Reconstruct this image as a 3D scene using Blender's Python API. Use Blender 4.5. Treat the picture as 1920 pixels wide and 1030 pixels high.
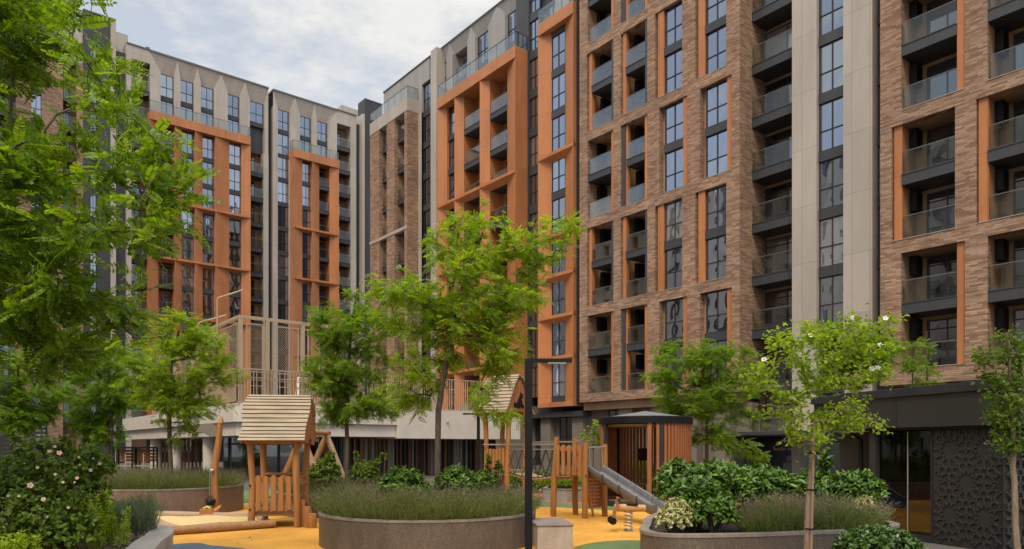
import bpy, math, random
import numpy as np
from mathutils import Vector, Matrix
random.seed(7)
rng = np.random.default_rng(11)
SC = bpy.context.scene
COL = SC.collection
for o in list(bpy.data.objects):
    bpy.data.objects.remove(o)

# ------------------------------------------------------------------ camera
EYE = 1.8
cam = bpy.data.cameras.new('camera')
cam.sensor_fit = 'HORIZONTAL'
cam.sensor_width = 36.0
cam.lens = 1343.0 / 1920.0 * 36.0
cam.shift_y = (838 - 515) / 1920.0
cam.clip_start = 0.1
cam.clip_end = 2000
camo = bpy.data.objects.new('camera', cam)
COL.objects.link(camo)
camo.location = (0, 0, EYE)
camo.rotation_euler = (math.radians(90), 0, 0)
SC.camera = camo

# ------------------------------------------------------------------ sky, sun, exposure
SUN_EL, SUN_AZ = 54.0, 195.0      # azimuth clockwise from +Y: light comes from behind the camera and left
SKY_STRENGTH = 0.13
SUN_STRENGTH = 1.5
SUN_ANGLE = 16.0
ZENITH = 3.5
EXPOSURE = 0.55
W = bpy.data.worlds.new('World')
SC.world = W
W.use_nodes = True
nt = W.node_tree
nt.nodes.clear()
def N(t, kind, **kw):
    n = t.nodes.new(kind)
    for k, v in kw.items():
        setattr(n, k, v)
    return n
wo = N(nt, 'ShaderNodeOutputWorld')
bg = N(nt, 'ShaderNodeBackground')
bg.inputs['Strength'].default_value = SKY_STRENGTH
sky = N(nt, 'ShaderNodeTexSky', sky_type='NISHITA')
sky.sun_disc = False
sky.sun_elevation = math.radians(SUN_EL)
sky.sun_rotation = math.radians(SUN_AZ)
sky.air_density = 1.0
sky.dust_density = 2.0
sky.ozone_density = 1.0
tc = N(nt, 'ShaderNodeTexCoord')
sep = N(nt, 'ShaderNodeSeparateXYZ')
nt.links.new(tc.outputs['Generated'], sep.inputs[0])
# cloud layer: direction projected on a flat ceiling
mx = N(nt, 'ShaderNodeMath', operation='MAXIMUM'); mx.inputs[1].default_value = 0.06
nt.links.new(sep.outputs['Z'], mx.inputs[0])
dv = N(nt, 'ShaderNodeVectorMath', operation='DIVIDE')
cmb = N(nt, 'ShaderNodeCombineXYZ')
for i in range(3):
    nt.links.new(mx.outputs[0], cmb.inputs[i])
nt.links.new(tc.outputs['Generated'], dv.inputs[0])
nt.links.new(cmb.outputs[0], dv.inputs[1])
nz = N(nt, 'ShaderNodeTexNoise'); nz.inputs['Scale'].default_value = 1.6; nz.inputs['Detail'].default_value = 7; nz.inputs['Roughness'].default_value = 0.62
nt.links.new(dv.outputs[0], nz.inputs['Vector'])
rp = N(nt, 'ShaderNodeValToRGB')
rp.color_ramp.elements[0].position = 0.44; rp.color_ramp.elements[0].color = (0.50, 0.50, 0.50, 1)
rp.color_ramp.elements[1].position = 0.58; rp.color_ramp.elements[1].color = (0.96, 0.96, 0.96, 1)
nt.links.new(nz.outputs['Fac'], rp.inputs[0])
mixw = N(nt, 'ShaderNodeMix', data_type='RGBA')
mixw.inputs['B'].default_value = (4.75, 4.70, 4.50, 1)
nt.links.new(rp.outputs['Color'], mixw.inputs['Factor'])
nt.links.new(sky.outputs[0], mixw.inputs['A'])
# an overcast sky is brighter overhead than low down
zr = N(nt, 'ShaderNodeMapRange'); zr.inputs['From Min'].default_value = 0.52; zr.inputs['From Max'].default_value = 1.0; zr.inputs['To Min'].default_value = 1.0; zr.inputs['To Max'].default_value = ZENITH
nt.links.new(sep.outputs['Z'], zr.inputs['Value'])
zs = N(nt, 'ShaderNodeVectorMath', operation='SCALE')
nt.links.new(mixw.outputs['Result'], zs.inputs[0]); nt.links.new(zr.outputs[0], zs.inputs['Scale'])
nt.links.new(zs.outputs[0], bg.inputs['Color'])
nt.links.new(bg.outputs[0], wo.inputs[0])

sun = bpy.data.lights.new('sun', 'SUN')
sun.energy = SUN_STRENGTH
sun.angle = math.radians(SUN_ANGLE)
sun.color = (1.0, 0.86, 0.64)
suno = bpy.data.objects.new('sun', sun)
COL.objects.link(suno)
el, az = math.radians(SUN_EL), math.radians(SUN_AZ)
sd = Vector((math.sin(az) * math.cos(el), math.cos(az) * math.cos(el), math.sin(el)))
suno.rotation_euler = (-sd).to_track_quat('-Z', 'Y').to_euler()
SC.view_settings.view_transform = 'Standard'
SC.view_settings.look = 'None'
SC.view_settings.gamma = 1
SC.view_settings.exposure = EXPOSURE
SC.view_settings.use_curve_mapping = False

# ------------------------------------------------------------------ helpers
def link(o, parent=None):
    COL.objects.link(o)
    if parent is not None:
        o.parent = parent
    return o
def tag(o, label=None, cat=None, group=None, kind=None):
    if label: o['label'] = label
    if cat: o['category'] = cat
    if group: o['group'] = group
    if kind: o['kind'] = kind
    return o
def thing(name, label, cat, loc=(0, 0, 0), rz=0.0, group=None):
    o = bpy.data.objects.new(name, None)
    o.empty_display_size = 0.2
    o.location = loc
    o.rotation_euler = (0, 0, rz)
    link(o)
    return tag(o, label, cat, group)
def copy_tree(o, parent=None):
    c = o.copy(); COL.objects.link(c)
    c.parent = parent
    for ch in list(o.children):
        copy_tree(ch, c)
    return c

class MB:
    """collects shapes and links them as ONE mesh object"""
    def __init__(s):
        s.v = []; s.f = []; s.m = []; s.smooth = []
    def add(s, verts, faces, m=0, smooth=False):
        b = len(s.v)
        s.v.extend([tuple(p) for p in verts])
        for f in faces:
            s.f.append(tuple(b + i for i in f)); s.m.append(m); s.smooth.append(smooth)
        return s
    def box(s, x0, x1, y0, y1, z0, z1, m=0):
        if x0 > x1: x0, x1 = x1, x0
        if y0 > y1: y0, y1 = y1, y0
        if z0 > z1: z0, z1 = z1, z0
        v = [(x, y, z) for z in (z0, z1) for y in (y0, y1) for x in (x0, x1)]
        return s.add(v, [(0, 2, 3, 1), (4, 5, 7, 6), (0, 1, 5, 4), (2, 6, 7, 3), (0, 4, 6, 2), (1, 3, 7, 5)], m)
    def prism(s, poly, z0, z1, m=0, mtop=None):
        n = len(poly)
        a = sum(poly[i][0] * poly[(i + 1) % n][1] - poly[(i + 1) % n][0] * poly[i][1] for i in range(n))
        if a < 0: poly = poly[::-1]
        v = [(p[0], p[1], z0) for p in poly] + [(p[0], p[1], z1) for p in poly]
        s.add(v, [(i, (i + 1) % n, n + (i + 1) % n, n + i) for i in range(n)] + [tuple(range(n))[::-1]], m)
        s.add(v[n:], [tuple(range(n))], m if mtop is None else mtop)
        return s
    def bar(s, a, b, w, h=None, m=0, up=(0, 0, 1)):
        """box beam from a to b, w wide, h high"""
        h = h or w
        a = Vector(a); b = Vector(b); d = (b - a).normalized()
        u = Vector(up)
        if abs(d.dot(u)) > 0.98: u = Vector((0, 1, 0))
        r = d.cross(u).normalized(); u = r.cross(d)
        v = []
        for p in (a, b):
            for i, j in ((-1, -1), (1, -1), (1, 1), (-1, 1)):
                v.append(p + r * (i * w / 2) + u * (j * h / 2))
        return s.add(v, [(0, 1, 2, 3), (7, 6, 5, 4), (0, 4, 5, 1), (1, 5, 6, 2), (2, 6, 7, 3), (3, 7, 4, 0)], m)
    def tube(s, pts, rad, n=8, m=0, caps=True, wob=0.0, smooth=True):
        pts = [Vector(p) for p in pts]
        if not hasattr(rad, '__len__'): rad = [rad] * len(pts)
        rings = []
        ref = Vector((0, 0, 1))
        d0 = (pts[1] - pts[0]).normalized()
        if abs(d0.dot(ref)) > 0.9: ref = Vector((1, 0, 0))
        v = []
        for i, p in enumerate(pts):
            d = (pts[min(i + 1, len(pts) - 1)] - pts[max(i - 1, 0)]).normalized()
            r = d.cross(ref).normalized(); u = r.cross(d)
            for k in range(n):
                t = 2 * math.pi * k / n
                q = rad[i] * (1 + wob * random.uniform(-1, 1))
                v.append(p + (r * math.cos(t) + u * math.sin(t)) * q)
        f = []
        for i in range(len(pts) - 1):
            for k in range(n):
                f.append((i * n + k, i * n + (k + 1) % n, (i + 1) * n + (k + 1) % n, (i + 1) * n + k))
        s.add(v, f, m, smooth)
        if caps:
            L = (len(pts) - 1) * n
            s.add(v[:n], [tuple(range(n))[::-1]], m)
            s.add(v[L:L + n], [tuple(range(n))], m)
        return s
    def lathe(s, prof, n=32, c=(0, 0), m=0, a0=0, a1=2 * math.pi, smooth=True):
        """prof: list of (r, z)"""
        full = abs(a1 - a0 - 2 * math.pi) < 1e-6
        cnt = n if full else n + 1
        v = []
        for r, z in prof:
            for k in range(cnt):
                t = a0 + (a1 - a0) * k / n
                v.append((c[0] + r * math.cos(t), c[1] + r * math.sin(t), z))
        f = []
        for i in range(len(prof) - 1):
            for k in range(n):
                k2 = (k + 1) % cnt
                f.append((i * cnt + k, i * cnt + k2, (i + 1) * cnt + k2, (i + 1) * cnt + k))
        return s.add(v, f, m, smooth)
    def mesh(s, name, mats):
        me = bpy.data.meshes.new(name)
        me.from_pydata([tuple(p) for p in s.v], [], s.f)
        if not isinstance(mats, (list, tuple)): mats = [mats]
        for m in mats: me.materials.append(m)
        me.polygons.foreach_set('material_index', s.m)
        me.polygons.foreach_set('use_smooth', s.smooth)
        me.update()
        return me
    def split(s, name, mats, parent, gap=(0.25, 0.25, 2.9)):
        """links every far-apart cluster of pieces as its own object of the same kind"""
        par = list(range(len(s.v)))
        def find(i):
            while par[i] != i: par[i] = par[par[i]]; i = par[i]
            return i
        for f in s.f:
            for j in f[1:]: par[find(f[0])] = find(j)
        comp = {}
        for i in range(len(s.v)): comp.setdefault(find(i), []).append(i)
        keys = list(comp); V = np.array(s.v)
        lo = np.array([V[comp[k]].min(0) for k in keys]); hi = np.array([V[comp[k]].max(0) for k in keys]); g = np.array(gap)
        lab = [-1] * len(keys); n = 0
        for i in range(len(keys)):
            if lab[i] >= 0: continue
            st = [i]; lab[i] = n
            while st:
                a = st.pop()
                near = np.where(np.all((lo <= hi[a] + g) & (hi >= lo[a] - g), axis=1))[0]
                for b in near:
                    if lab[b] < 0: lab[b] = n; st.append(b)
            n += 1
        kl = {k: lab[i] for i, k in enumerate(keys)}
        outs = [MB() for _ in range(n)]; maps = [dict() for _ in range(n)]
        for f, m, sm in zip(s.f, s.m, s.smooth):
            c = kl[find(f[0])]; o = outs[c]; mp = maps[c]; nf = []
            for i in f:
                if i not in mp: mp[i] = len(o.v); o.v.append(s.v[i])
                nf.append(mp[i])
            o.f.append(tuple(nf)); o.m.append(m); o.smooth.append(sm)
        return [o.build(name, mats, parent) for o in outs]
    def build(s, name, mats, parent=None, loc=(0, 0, 0), rz=0.0, bevel=0.0):
        o = bpy.data.objects.new(name, s.mesh(name, mats))
        o.location = loc; o.rotation_euler = (0, 0, rz)
        link(o, parent)
        if bevel:
            b = o.modifiers.new('bevel', 'BEVEL'); b.width = bevel; b.segments = 2; b.limit_method = 'ANGLE'; b.angle_limit = math.radians(50)
        return o
def inst(name, me, parent, loc=(0, 0, 0), rz=0.0):
    o = bpy.data.objects.new(name, me)
    o.location = loc; o.rotation_euler = (0, 0, rz)
    return link(o, parent)

# ------------------------------------------------------------------ materials
def new_mat(name):
    m = bpy.data.materials.new(name); m.use_nodes = True
    t = m.node_tree
    return m, t, t.nodes['Principled BSDF']
def setp(b, col=None, rough=None, metal=None, spec=None):
    if col is not None: b.inputs['Base Color'].default_value = (*col, 1)
    if rough is not None: b.inputs['Roughness'].default_value = rough
    if metal is not None: b.inputs['Metallic'].default_value = metal
    if spec is not None: b.inputs['Specular IOR Level'].default_value = spec
def lerp(a, b, t): return tuple(x + (y - x) * t for x, y in zip(a, b))
def noise_mat(name, ca, cb, scale=8, rough=0.7, bump=0.0, bscale=None, detail=6, metal=0.0, spec=0.4, coord='Object', stretch=None, lo=0.3, hi=0.7, big=None):
    m, t, b = new_mat(name)
    setp(b, None, rough, metal, spec)
    c = N(t, 'ShaderNodeTexCoord')
    src = c.outputs[coord]
    if stretch:
        mp = N(t, 'ShaderNodeMapping'); mp.inputs['Scale'].default_value = stretch
        t.links.new(src, mp.inputs[0]); src = mp.outputs[0]
    n = N(t, 'ShaderNodeTexNoise'); n.inputs['Scale'].default_value = scale; n.inputs['Detail'].default_value = detail; n.inputs['Roughness'].default_value = 0.6
    t.links.new(src, n.inputs['Vector'])
    r = N(t, 'ShaderNodeValToRGB')
    r.color_ramp.elements[0].position = lo; r.color_ramp.elements[0].color = (*ca, 1)
    r.color_ramp.elements[1].position = hi; r.color_ramp.elements[1].color = (*cb, 1)
    t.links.new(n.outputs['Fac'], r.inputs[0])
    t.links.new(r.outputs[0], b.inputs['Base Color'])
    if big:
        nb = N(t, 'ShaderNodeTexNoise'); nb.inputs['Scale'].default_value = big[0]; nb.inputs['Detail'].default_value = 9; nb.inputs['Roughness'].default_value = 0.7
        t.links.new(c.outputs[coord], nb.inputs['Vector'])
        rb = N(t, 'ShaderNodeValToRGB'); rb.color_ramp.elements[0].position = 0.36; rb.color_ramp.elements[0].color = (big[1], big[1], big[1], 1); rb.color_ramp.elements[1].position = 0.62
        mb = N(t, 'ShaderNodeMix', data_type='RGBA', blend_type='MULTIPLY'); mb.inputs['Factor'].default_value = 1
        t.links.new(nb.outputs['Fac'], rb.inputs[0]); t.links.new(r.outputs[0], mb.inputs['A']); t.links.new(rb.outputs[0], mb.inputs['B']); t.links.new(mb.outputs['Result'], b.inputs['Base Color'])
    if bump:
        n2 = N(t, 'ShaderNodeTexNoise'); n2.inputs['Scale'].default_value = bscale or scale * 4; n2.inputs['Detail'].default_value = 4
        t.links.new(src, n2.inputs['Vector'])
        bp = N(t, 'ShaderNodeBump'); bp.inputs['Strength'].default_value = bump; bp.inputs['Distance'].default_value = 0.02
        t.links.new(n2.outputs['Fac'], bp.inputs['Height'])
        t.links.new(bp.outputs[0], b.inputs['Normal'])
    return m
def facade_uv(t):
    """(x + y, z) of the object, so that fronts and returns both carry the pattern"""
    c = N(t, 'ShaderNodeTexCoord'); s = N(t, 'ShaderNodeSeparateXYZ')
    t.links.new(c.outputs['Object'], s.inputs[0])
    a = N(t, 'ShaderNodeMath', operation='ADD')
    t.links.new(s.outputs['X'], a.inputs[0]); t.links.new(s.outputs['Y'], a.inputs[1])
    k = N(t, 'ShaderNodeCombineXYZ')
    t.links.new(a.outputs[0], k.inputs['X']); t.links.new(s.outputs['Z'], k.inputs['Y'])
    return k.outputs[0], c.outputs['Object']
def brick_mat(name, c1, c2, mortar, bw, bh, msize=0.012, rough=0.85):
    m, t, b = new_mat(name); setp(b, None, rough, 0, 0.25)
    uv, ob = facade_uv(t)
    br = N(t, 'ShaderNodeTexBrick'); br.offset = 0.37; br.offset_frequency = 2; br.squash = 0.6; br.squash_frequency = 3
    br.inputs['Scale'].default_value = 1.0
    br.inputs['Brick Width'].default_value = bw; br.inputs['Row Height'].default_value = bh
    br.inputs['Mortar Size'].default_value = msize; br.inputs['Mortar Smooth'].default_value = 0.1
    br.inputs['Color1'].default_value = (*c1, 1); br.inputs['Color2'].default_value = (*c2, 1); br.inputs['Mortar'].default_value = (*mortar, 1)
    br.inputs['Bias'].default_value = 0.0
    t.links.new(uv, br.inputs['Vector'])
    n = N(t, 'ShaderNodeTexNoise'); n.inputs['Scale'].default_value = 0.35; n.inputs['Detail'].default_value = 5
    t.links.new(ob, n.inputs['Vector'])
    mx = N(t, 'ShaderNodeMix', data_type='RGBA', blend_type='MULTIPLY'); mx.inputs['Factor'].default_value = 1
    rr = N(t, 'ShaderNodeValToRGB'); rr.color_ramp.elements[0].color = (0.78, 0.78, 0.79, 1); rr.color_ramp.elements[1].color = (1.1, 1.08, 1.05, 1)
    rr.color_ramp.elements[0].position = 0.35; rr.color_ramp.elements[1].position = 0.65
    t.links.new(n.outputs['Fac'], rr.inputs[0])
    t.links.new(br.outputs['Color'], mx.inputs['A']); t.links.new(rr.outputs[0], mx.inputs['B'])
    t.links.new(mx.outputs['Result'], b.inputs['Base Color'])
    bp = N(t, 'ShaderNodeBump', invert=True); bp.inputs['Strength'].default_value = 0.6; bp.inputs['Distance'].default_value = 0.01
    t.links.new(br.outputs['Fac'], bp.inputs['Height']); t.links.new(bp.outputs[0], b.inputs['Normal'])
    return m
def panel_mat(name, col, pw, ph, seam=0.55, rough=0.45, spec=0.4, var=0.06, z0=0.0, metal=0.0, streak=0.80):
    m, t, b = new_mat(name); setp(b, None, rough, metal, spec)
    uv, ob = facade_uv(t)
    mp = N(t, 'ShaderNodeMapping'); mp.inputs['Location'].default_value = (0, -z0, 0)
    t.links.new(uv, mp.inputs[0])
    br = N(t, 'ShaderNodeTexBrick'); br.offset = 0.0; br.squash = 1.0
    br.inputs['Scale'].default_value = 1.0; br.inputs['Brick Width'].default_value = pw; br.inputs['Row Height'].default_value = ph
    br.inputs['Mortar Size'].default_value = 0.012; br.inputs['Mortar Smooth'].default_value = 0.2
    br.inputs['Color1'].default_value = (*[c * (1 - var) for c in col], 1); br.inputs['Color2'].default_value = (*[c * (1 + var) for c in col], 1)
    br.inputs['Mortar'].default_value = (*[c * seam for c in col], 1)
    t.links.new(mp.outputs[0], br.inputs['Vector'])
    n = N(t, 'ShaderNodeTexNoise'); n.inputs['Scale'].default_value = 0.5; n.inputs['Detail'].default_value = 8; n.inputs['Roughness'].default_value = 0.65
    mp2 = N(t, 'ShaderNodeMapping'); mp2.inputs['Scale'].default_value = (1.6, 1.6, 0.35)
    t.links.new(ob, mp2.inputs[0]); t.links.new(mp2.outputs[0], n.inputs['Vector'])
    rr = N(t, 'ShaderNodeValToRGB'); rr.color_ramp.elements[0].color = (streak, streak * 0.99, streak * 0.98, 1); rr.color_ramp.elements[1].color = (1.09, 1.09, 1.09, 1)
    rr.color_ramp.elements[0].position = 0.32; rr.color_ramp.elements[1].position = 0.68
    t.links.new(n.outputs['Fac'], rr.inputs[0])
    mx = N(t, 'ShaderNodeMix', data_type='RGBA', blend_type='MULTIPLY'); mx.inputs['Factor'].default_value = 1
    t.links.new(br.outputs['Color'], mx.inputs['A']); t.links.new(rr.outputs[0], mx.inputs['B'])
    t.links.new(mx.outputs['Result'], b.inputs['Base Color'])
    return m
def pane_mat(name, tint, refl, wob=0.02):
    """coated window glass: dark behind, mirror coat in front, slightly wavy"""
    m, t, b = new_mat(name); setp(b, (0.012, 0.013, 0.014), 0.06, 0, 0.5)
    out = t.nodes['Material Output']
    gl = N(t, 'ShaderNodeBsdfGlossy'); gl.inputs['Color'].default_value = (*tint, 1); gl.inputs['Roughness'].default_value = 0.015
    # rooms differ: most are dark, some have pale curtains
    oj = N(t, 'ShaderNodeObjectInfo'); cr = N(t, 'ShaderNodeValToRGB'); cr.color_ramp.interpolation = 'CONSTANT'
    cr.color_ramp.elements[0].position = 0; cr.color_ramp.elements[0].color = (0.012, 0.013, 0.014, 1)
    cr.color_ramp.elements[1].position = 0.62; cr.color_ramp.elements[1].color = (0.045, 0.038, 0.032, 1)
    for ps, cl in ((0.78, (0.16, 0.14, 0.12)), (0.86, (0.02, 0.02, 0.022)), (0.93, (0.28, 0.25, 0.22))):
        ee = cr.color_ramp.elements.new(ps); ee.color = (*cl, 1)
    wv = N(t, 'ShaderNodeTexWave'); wv.inputs['Scale'].default_value = 4.0; wv.inputs['Distortion'].default_value = 3.0
    cc_ = N(t, 'ShaderNodeTexCoord'); t.links.new(cc_.outputs['Object'], wv.inputs['Vector'])
    wm = N(t, 'ShaderNodeMapRange'); wm.inputs['To Min'].default_value = 0.6; t.links.new(wv.outputs['Fac'], wm.inputs['Value'])
    cm = N(t, 'ShaderNodeMix', data_type='RGBA', blend_type='MULTIPLY'); cm.inputs['Factor'].default_value = 1
    t.links.new(oj.outputs['Random'], cr.inputs[0]); t.links.new(cr.outputs[0], cm.inputs['A']); t.links.new(wm.outputs[0], cm.inputs['B']); t.links.new(cm.outputs['Result'], b.inputs['Base Color'])
    mx = N(t, 'ShaderNodeMixShader')
    fr = N(t, 'ShaderNodeLayerWeight'); fr.inputs['Blend'].default_value = 0.3
    mr = N(t, 'ShaderNodeMapRange'); mr.inputs['To Min'].default_value = refl; mr.inputs['To Max'].default_value = min(1, refl + 0.35)
    sm = N(t, 'ShaderNodeMath', operation='MULTIPLY'); vr = N(t, 'ShaderNodeMapRange'); vr.inputs['To Min'].default_value = 0.72; vr.inputs['To Max'].default_value = 1.08
    t.links.new(oj.outputs['Random'], vr.inputs['Value']); t.links.new(mr.outputs[0], sm.inputs[0]); t.links.new(vr.outputs[0], sm.inputs[1])
    t.links.new(fr.outputs['Fresnel'], mr.inputs['Value'])
    t.links.new(sm.outputs[0], mx.inputs[0])
    t.links.new(b.outputs[0], mx.inputs[1]); t.links.new(gl.outputs[0], mx.inputs[2]); t.links.new(mx.outputs[0], out.inputs[0])
    c = N(t, 'ShaderNodeTexCoord')
    n = N(t, 'ShaderNodeTexNoise'); n.inputs['Scale'].default_value = 0.8; n.inputs['Detail'].default_value = 0
    oi = N(t, 'ShaderNodeObjectInfo'); va = N(t, 'ShaderNodeVectorMath', operation='ADD'); ml = N(t, 'ShaderNodeVectorMath', operation='SCALE'); ml.inputs['Scale'].default_value = 0.37
    t.links.new(oi.outputs['Location'], ml.inputs[0]); t.links.new(c.outputs['Object'], va.inputs[0]); t.links.new(ml.outputs[0], va.inputs[1]); t.links.new(va.outputs[0], n.inputs['Vector'])
    bp = N(t, 'ShaderNodeBump'); bp.inputs['Strength'].default_value = 1.0; bp.inputs['Distance'].default_value = wob
    t.links.new(n.outputs['Fac'], bp.inputs['Height'])
    t.links.new(bp.outputs[0], gl.inputs['Normal'])
    return m
def clear_glass(name, tint=(0.86, 0.9, 0.9), refl=0.03):
    m, t, b = new_mat(name)
    out = t.nodes['Material Output']
    tr = N(t, 'ShaderNodeBsdfTransparent'); tr.inputs['Color'].default_value = (*tint, 1)
    gl = N(t, 'ShaderNodeBsdfGlossy'); gl.inputs['Roughness'].default_value = 0.02; gl.inputs['Color'].default_value = (0.85, 0.88, 0.9, 1)
    fr = N(t, 'ShaderNodeLayerWeight'); fr.inputs['Blend'].default_value = 0.3
    mr = N(t, 'ShaderNodeMapRange'); mr.inputs['To Min'].default_value = refl; mr.inputs['To Max'].default_value = 0.32
    t.links.new(fr.outputs['Fresnel'], mr.inputs['Value'])
    mx = N(t, 'ShaderNodeMixShader')
    t.links.new(mr.outputs[0], mx.inputs[0]); t.links.new(tr.outputs[0], mx.inputs[1]); t.links.new(gl.outputs[0], mx.inputs[2]); t.links.new(mx.outputs[0], out.inputs[0])
    return m
def leaf_mat(name, ca, cb, trans=0.45, tcol=None, rough=0.5, spec=0.35, cc=None):
    """each leaf its own shade between ca and cb; part of the light passes through"""
    m, t, b = new_mat(name); setp(b, None, rough, 0, spec)
    out = t.nodes['Material Output']
    g = N(t, 'ShaderNodeNewGeometry')
    r = N(t, 'ShaderNodeValToRGB')
    r.color_ramp.elements[0].position = 0.0; r.color_ramp.elements[0].color = (*ca, 1)
    r.color_ramp.elements[1].position = 0.85; r.color_ramp.elements[1].color = (*cb, 1)
    if cc:
        e = r.color_ramp.elements.new(1.0); e.color = (*cc, 1)
    t.links.new(g.outputs['Random Per Island'], r.inputs[0])
    t.links.new(r.outputs[0], b.inputs['Base Color'])
    tl = N(t, 'ShaderNodeBsdfTranslucent')
    mm = N(t, 'ShaderNodeMix', data_type='RGBA', blend_type='MULTIPLY'); mm.inputs['Factor'].default_value = 1
    mm.inputs['B'].default_value = (*(tcol or (1.5, 1.45, 0.7)), 1)
    t.links.new(r.outputs[0], mm.inputs['A']); t.links.new(mm.outputs['Result'], tl.inputs['Color'])
    mx = N(t, 'ShaderNodeMixShader'); mx.inputs[0].default_value = trans
    t.links.new(b.outputs[0], mx.inputs[1]); t.links.new(tl.outputs[0], mx.inputs[2]); t.links.new(mx.outputs[0], out.inputs[0])
    return m
def wood_mat(name, ca, cb, axis='z', rough=0.6, scale=6, spec=0.3, bump=0.35):
    st = {'x': (0.25, 4, 4), 'y': (4, 0.25, 4), 'z': (4, 4, 0.25)}[axis]
    return noise_mat(name, ca, cb, scale=scale, rough=rough, bump=bump, bscale=scale * 2.5, stretch=st, spec=spec, lo=0.3, hi=0.72)

M = {}
M['brick'] = brick_mat('brick', (0.40, 0.265, 0.185), (0.19, 0.108, 0.068), (0.19, 0.125, 0.088), 0.52, 0.088, 0.009)
M['orange'] = panel_mat('orange_panel', (0.43, 0.167, 0.060), 1.3, 3.07, z0=5.5, rough=0.45, spec=0.4)
M['ochre'] = panel_mat('ochre_panel', (0.36, 0.225, 0.13), 1.2, 3.07, z0=5.5, rough=0.6, spec=0.3)
M['beige'] = panel_mat('beige_panel', (0.385, 0.338, 0.295), 0.9, 3.07, z0=5.5, rough=0.42, spec=0.4, streak=0.90)
M['grey'] = panel_mat('grey_panel', (0.275, 0.262, 0.25), 0.9, 3.07, z0=5.5, rough=0.45, spec=0.4, streak=0.90)
M['dark'] = panel_mat('dark_panel', (0.042, 0.044, 0.048), 1.2, 3.07, z0=5.5, rough=0.5, spec=0.4)
M['mesh_dark'] = noise_mat('perforated_metal', (0.02, 0.021, 0.024), (0.075, 0.08, 0.09), scale=60, rough=0.5, lo=0.45, hi=0.55, detail=1)
M['frame'] = noise_mat('window_frame', (0.018, 0.018, 0.02), (0.028, 0.028, 0.03), scale=3, rough=0.45)
M['pane'] = pane_mat('window_pane', (0.58, 0.66, 0.79), 0.58, 0.009)
M['pane_low'] = pane_mat('door_pane', (0.6, 0.66, 0.72), 0.20, 0.012)
M['rail_glass'] = clear_glass('railing_glass')
M['black'] = noise_mat('black_paint', (0.004, 0.004, 0.004), (0.007, 0.007, 0.007), scale=5, rough=0.55, spec=0.25)
M['roofcap'] = noise_mat('roof_cap', (0.10, 0.10, 0.10), (0.14, 0.14, 0.14), scale=3, rough=0.6)
M['sill'] = noise_mat('sill_metal', (0.30, 0.26, 0.22), (0.36, 0.32, 0.28), scale=3, rough=0.4)
M['steel'] = noise_mat('galvanised_steel', (0.34, 0.34, 0.34), (0.46, 0.46, 0.46), scale=20, rough=0.35, metal=0.8)

class Frame:
    """a facade: origin, local x along it (to the picture's right), local y into the building"""
    def __init__(s, O, ang):
        s.O = O; s.rz = math.radians(ang)
        c, n = math.cos(s.rz), math.sin(s.rz)
        s.ex = (c, n); s.ey = (-n, c)
    def u(s, px, o=0.0):
        k = (px - 960) / 1343.0
        ax = s.O[0] + o * s.ey[0]; ay = s.O[1] + o * s.ey[1]
        return (k * ay - ax) / (s.ex[0] - k * s.ex[1])
    def z(s, px, py, o=0.0):
        u = s.u(px, o)
        return EYE + (838 - py) / 1343.0 * (s.O[1] + o * s.ey[1] + u * s.ex[1])
    def w(s, u, o, z=0.0):
        return Vector((s.O[0] + u * s.ex[0] + o * s.ey[0], s.O[1] + u * s.ex[1] + o * s.ey[1], z))
def at(px, Y, z=None, py=None):
    return Vector(((px - 960) / 1343.0 * Y, Y, z if z is not None else EYE + (838 - py) / 1343.0 * Y))
# ================================================================== buildings
FR = Frame((18.36, 34.25), -51)
FL = Frame((-34.8, 83.5), 39)
FH, Z0 = 3.07, 5.5

_win = {}
def window_meshes(w, h, cols=2, split=0.42):
    key = (round(w, 2), round(h, 2), cols, split)
    if key in _win: return _win[key]
    w, h = key[0], key[1]
    b = 0.055
    fr = MB()
    fr.box(0, b, 0, 0.09, 0, h); fr.box(w - b, w, 0, 0.09, 0, h)
    fr.box(b, w - b, 0, 0.09, 0, b); fr.box(b, w - b, 0, 0.09, h - b, h)
    xs = [w * i / cols for i in range(cols + 1)]
    for x in xs[1:-1]: fr.box(x - b / 2, x + b / 2, 0.003, 0.09, b, h - b)
    zt = h * split
    for i in range(cols):
        xa = xs[i] + b / 2 if i else b; xb = xs[i + 1] - b / 2 if i < cols - 1 else w - b
        fr.box(xa, xb, 0.006, 0.09, zt - b / 2, zt + b / 2)
    pn = MB()
    n = 6
    for i in range(cols):
        for (za, zb) in ((0, zt), (zt, h)):
            xa, xb = xs[i], xs[i + 1]
            sg = 1 if (i + (za > 0)) % 2 else -1
            v = []
            for jz in range(n + 1):
                for jx in range(n + 1):
                    s_, t_ = jx / n * 2 - 1, jz / n * 2 - 1
                    v.append((xa + (xb - xa) * jx / n, 0.05 + 0.004 * (1 - s_ * s_) * (1 - t_ * t_), za + (zb - za) * jz / n))
            f = [(a * (n + 1) + c, a * (n + 1) + c + 1, (a + 1) * (n + 1) + c + 1, (a + 1) * (n + 1) + c) for a in range(n) for c in range(n)]
            pn.add(v, f, 0, True)
    _win[key] = (fr.mesh('window', M['frame']), pn.mesh('pane', M['pane']))
    return _win[key]
_dor = {}
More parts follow.
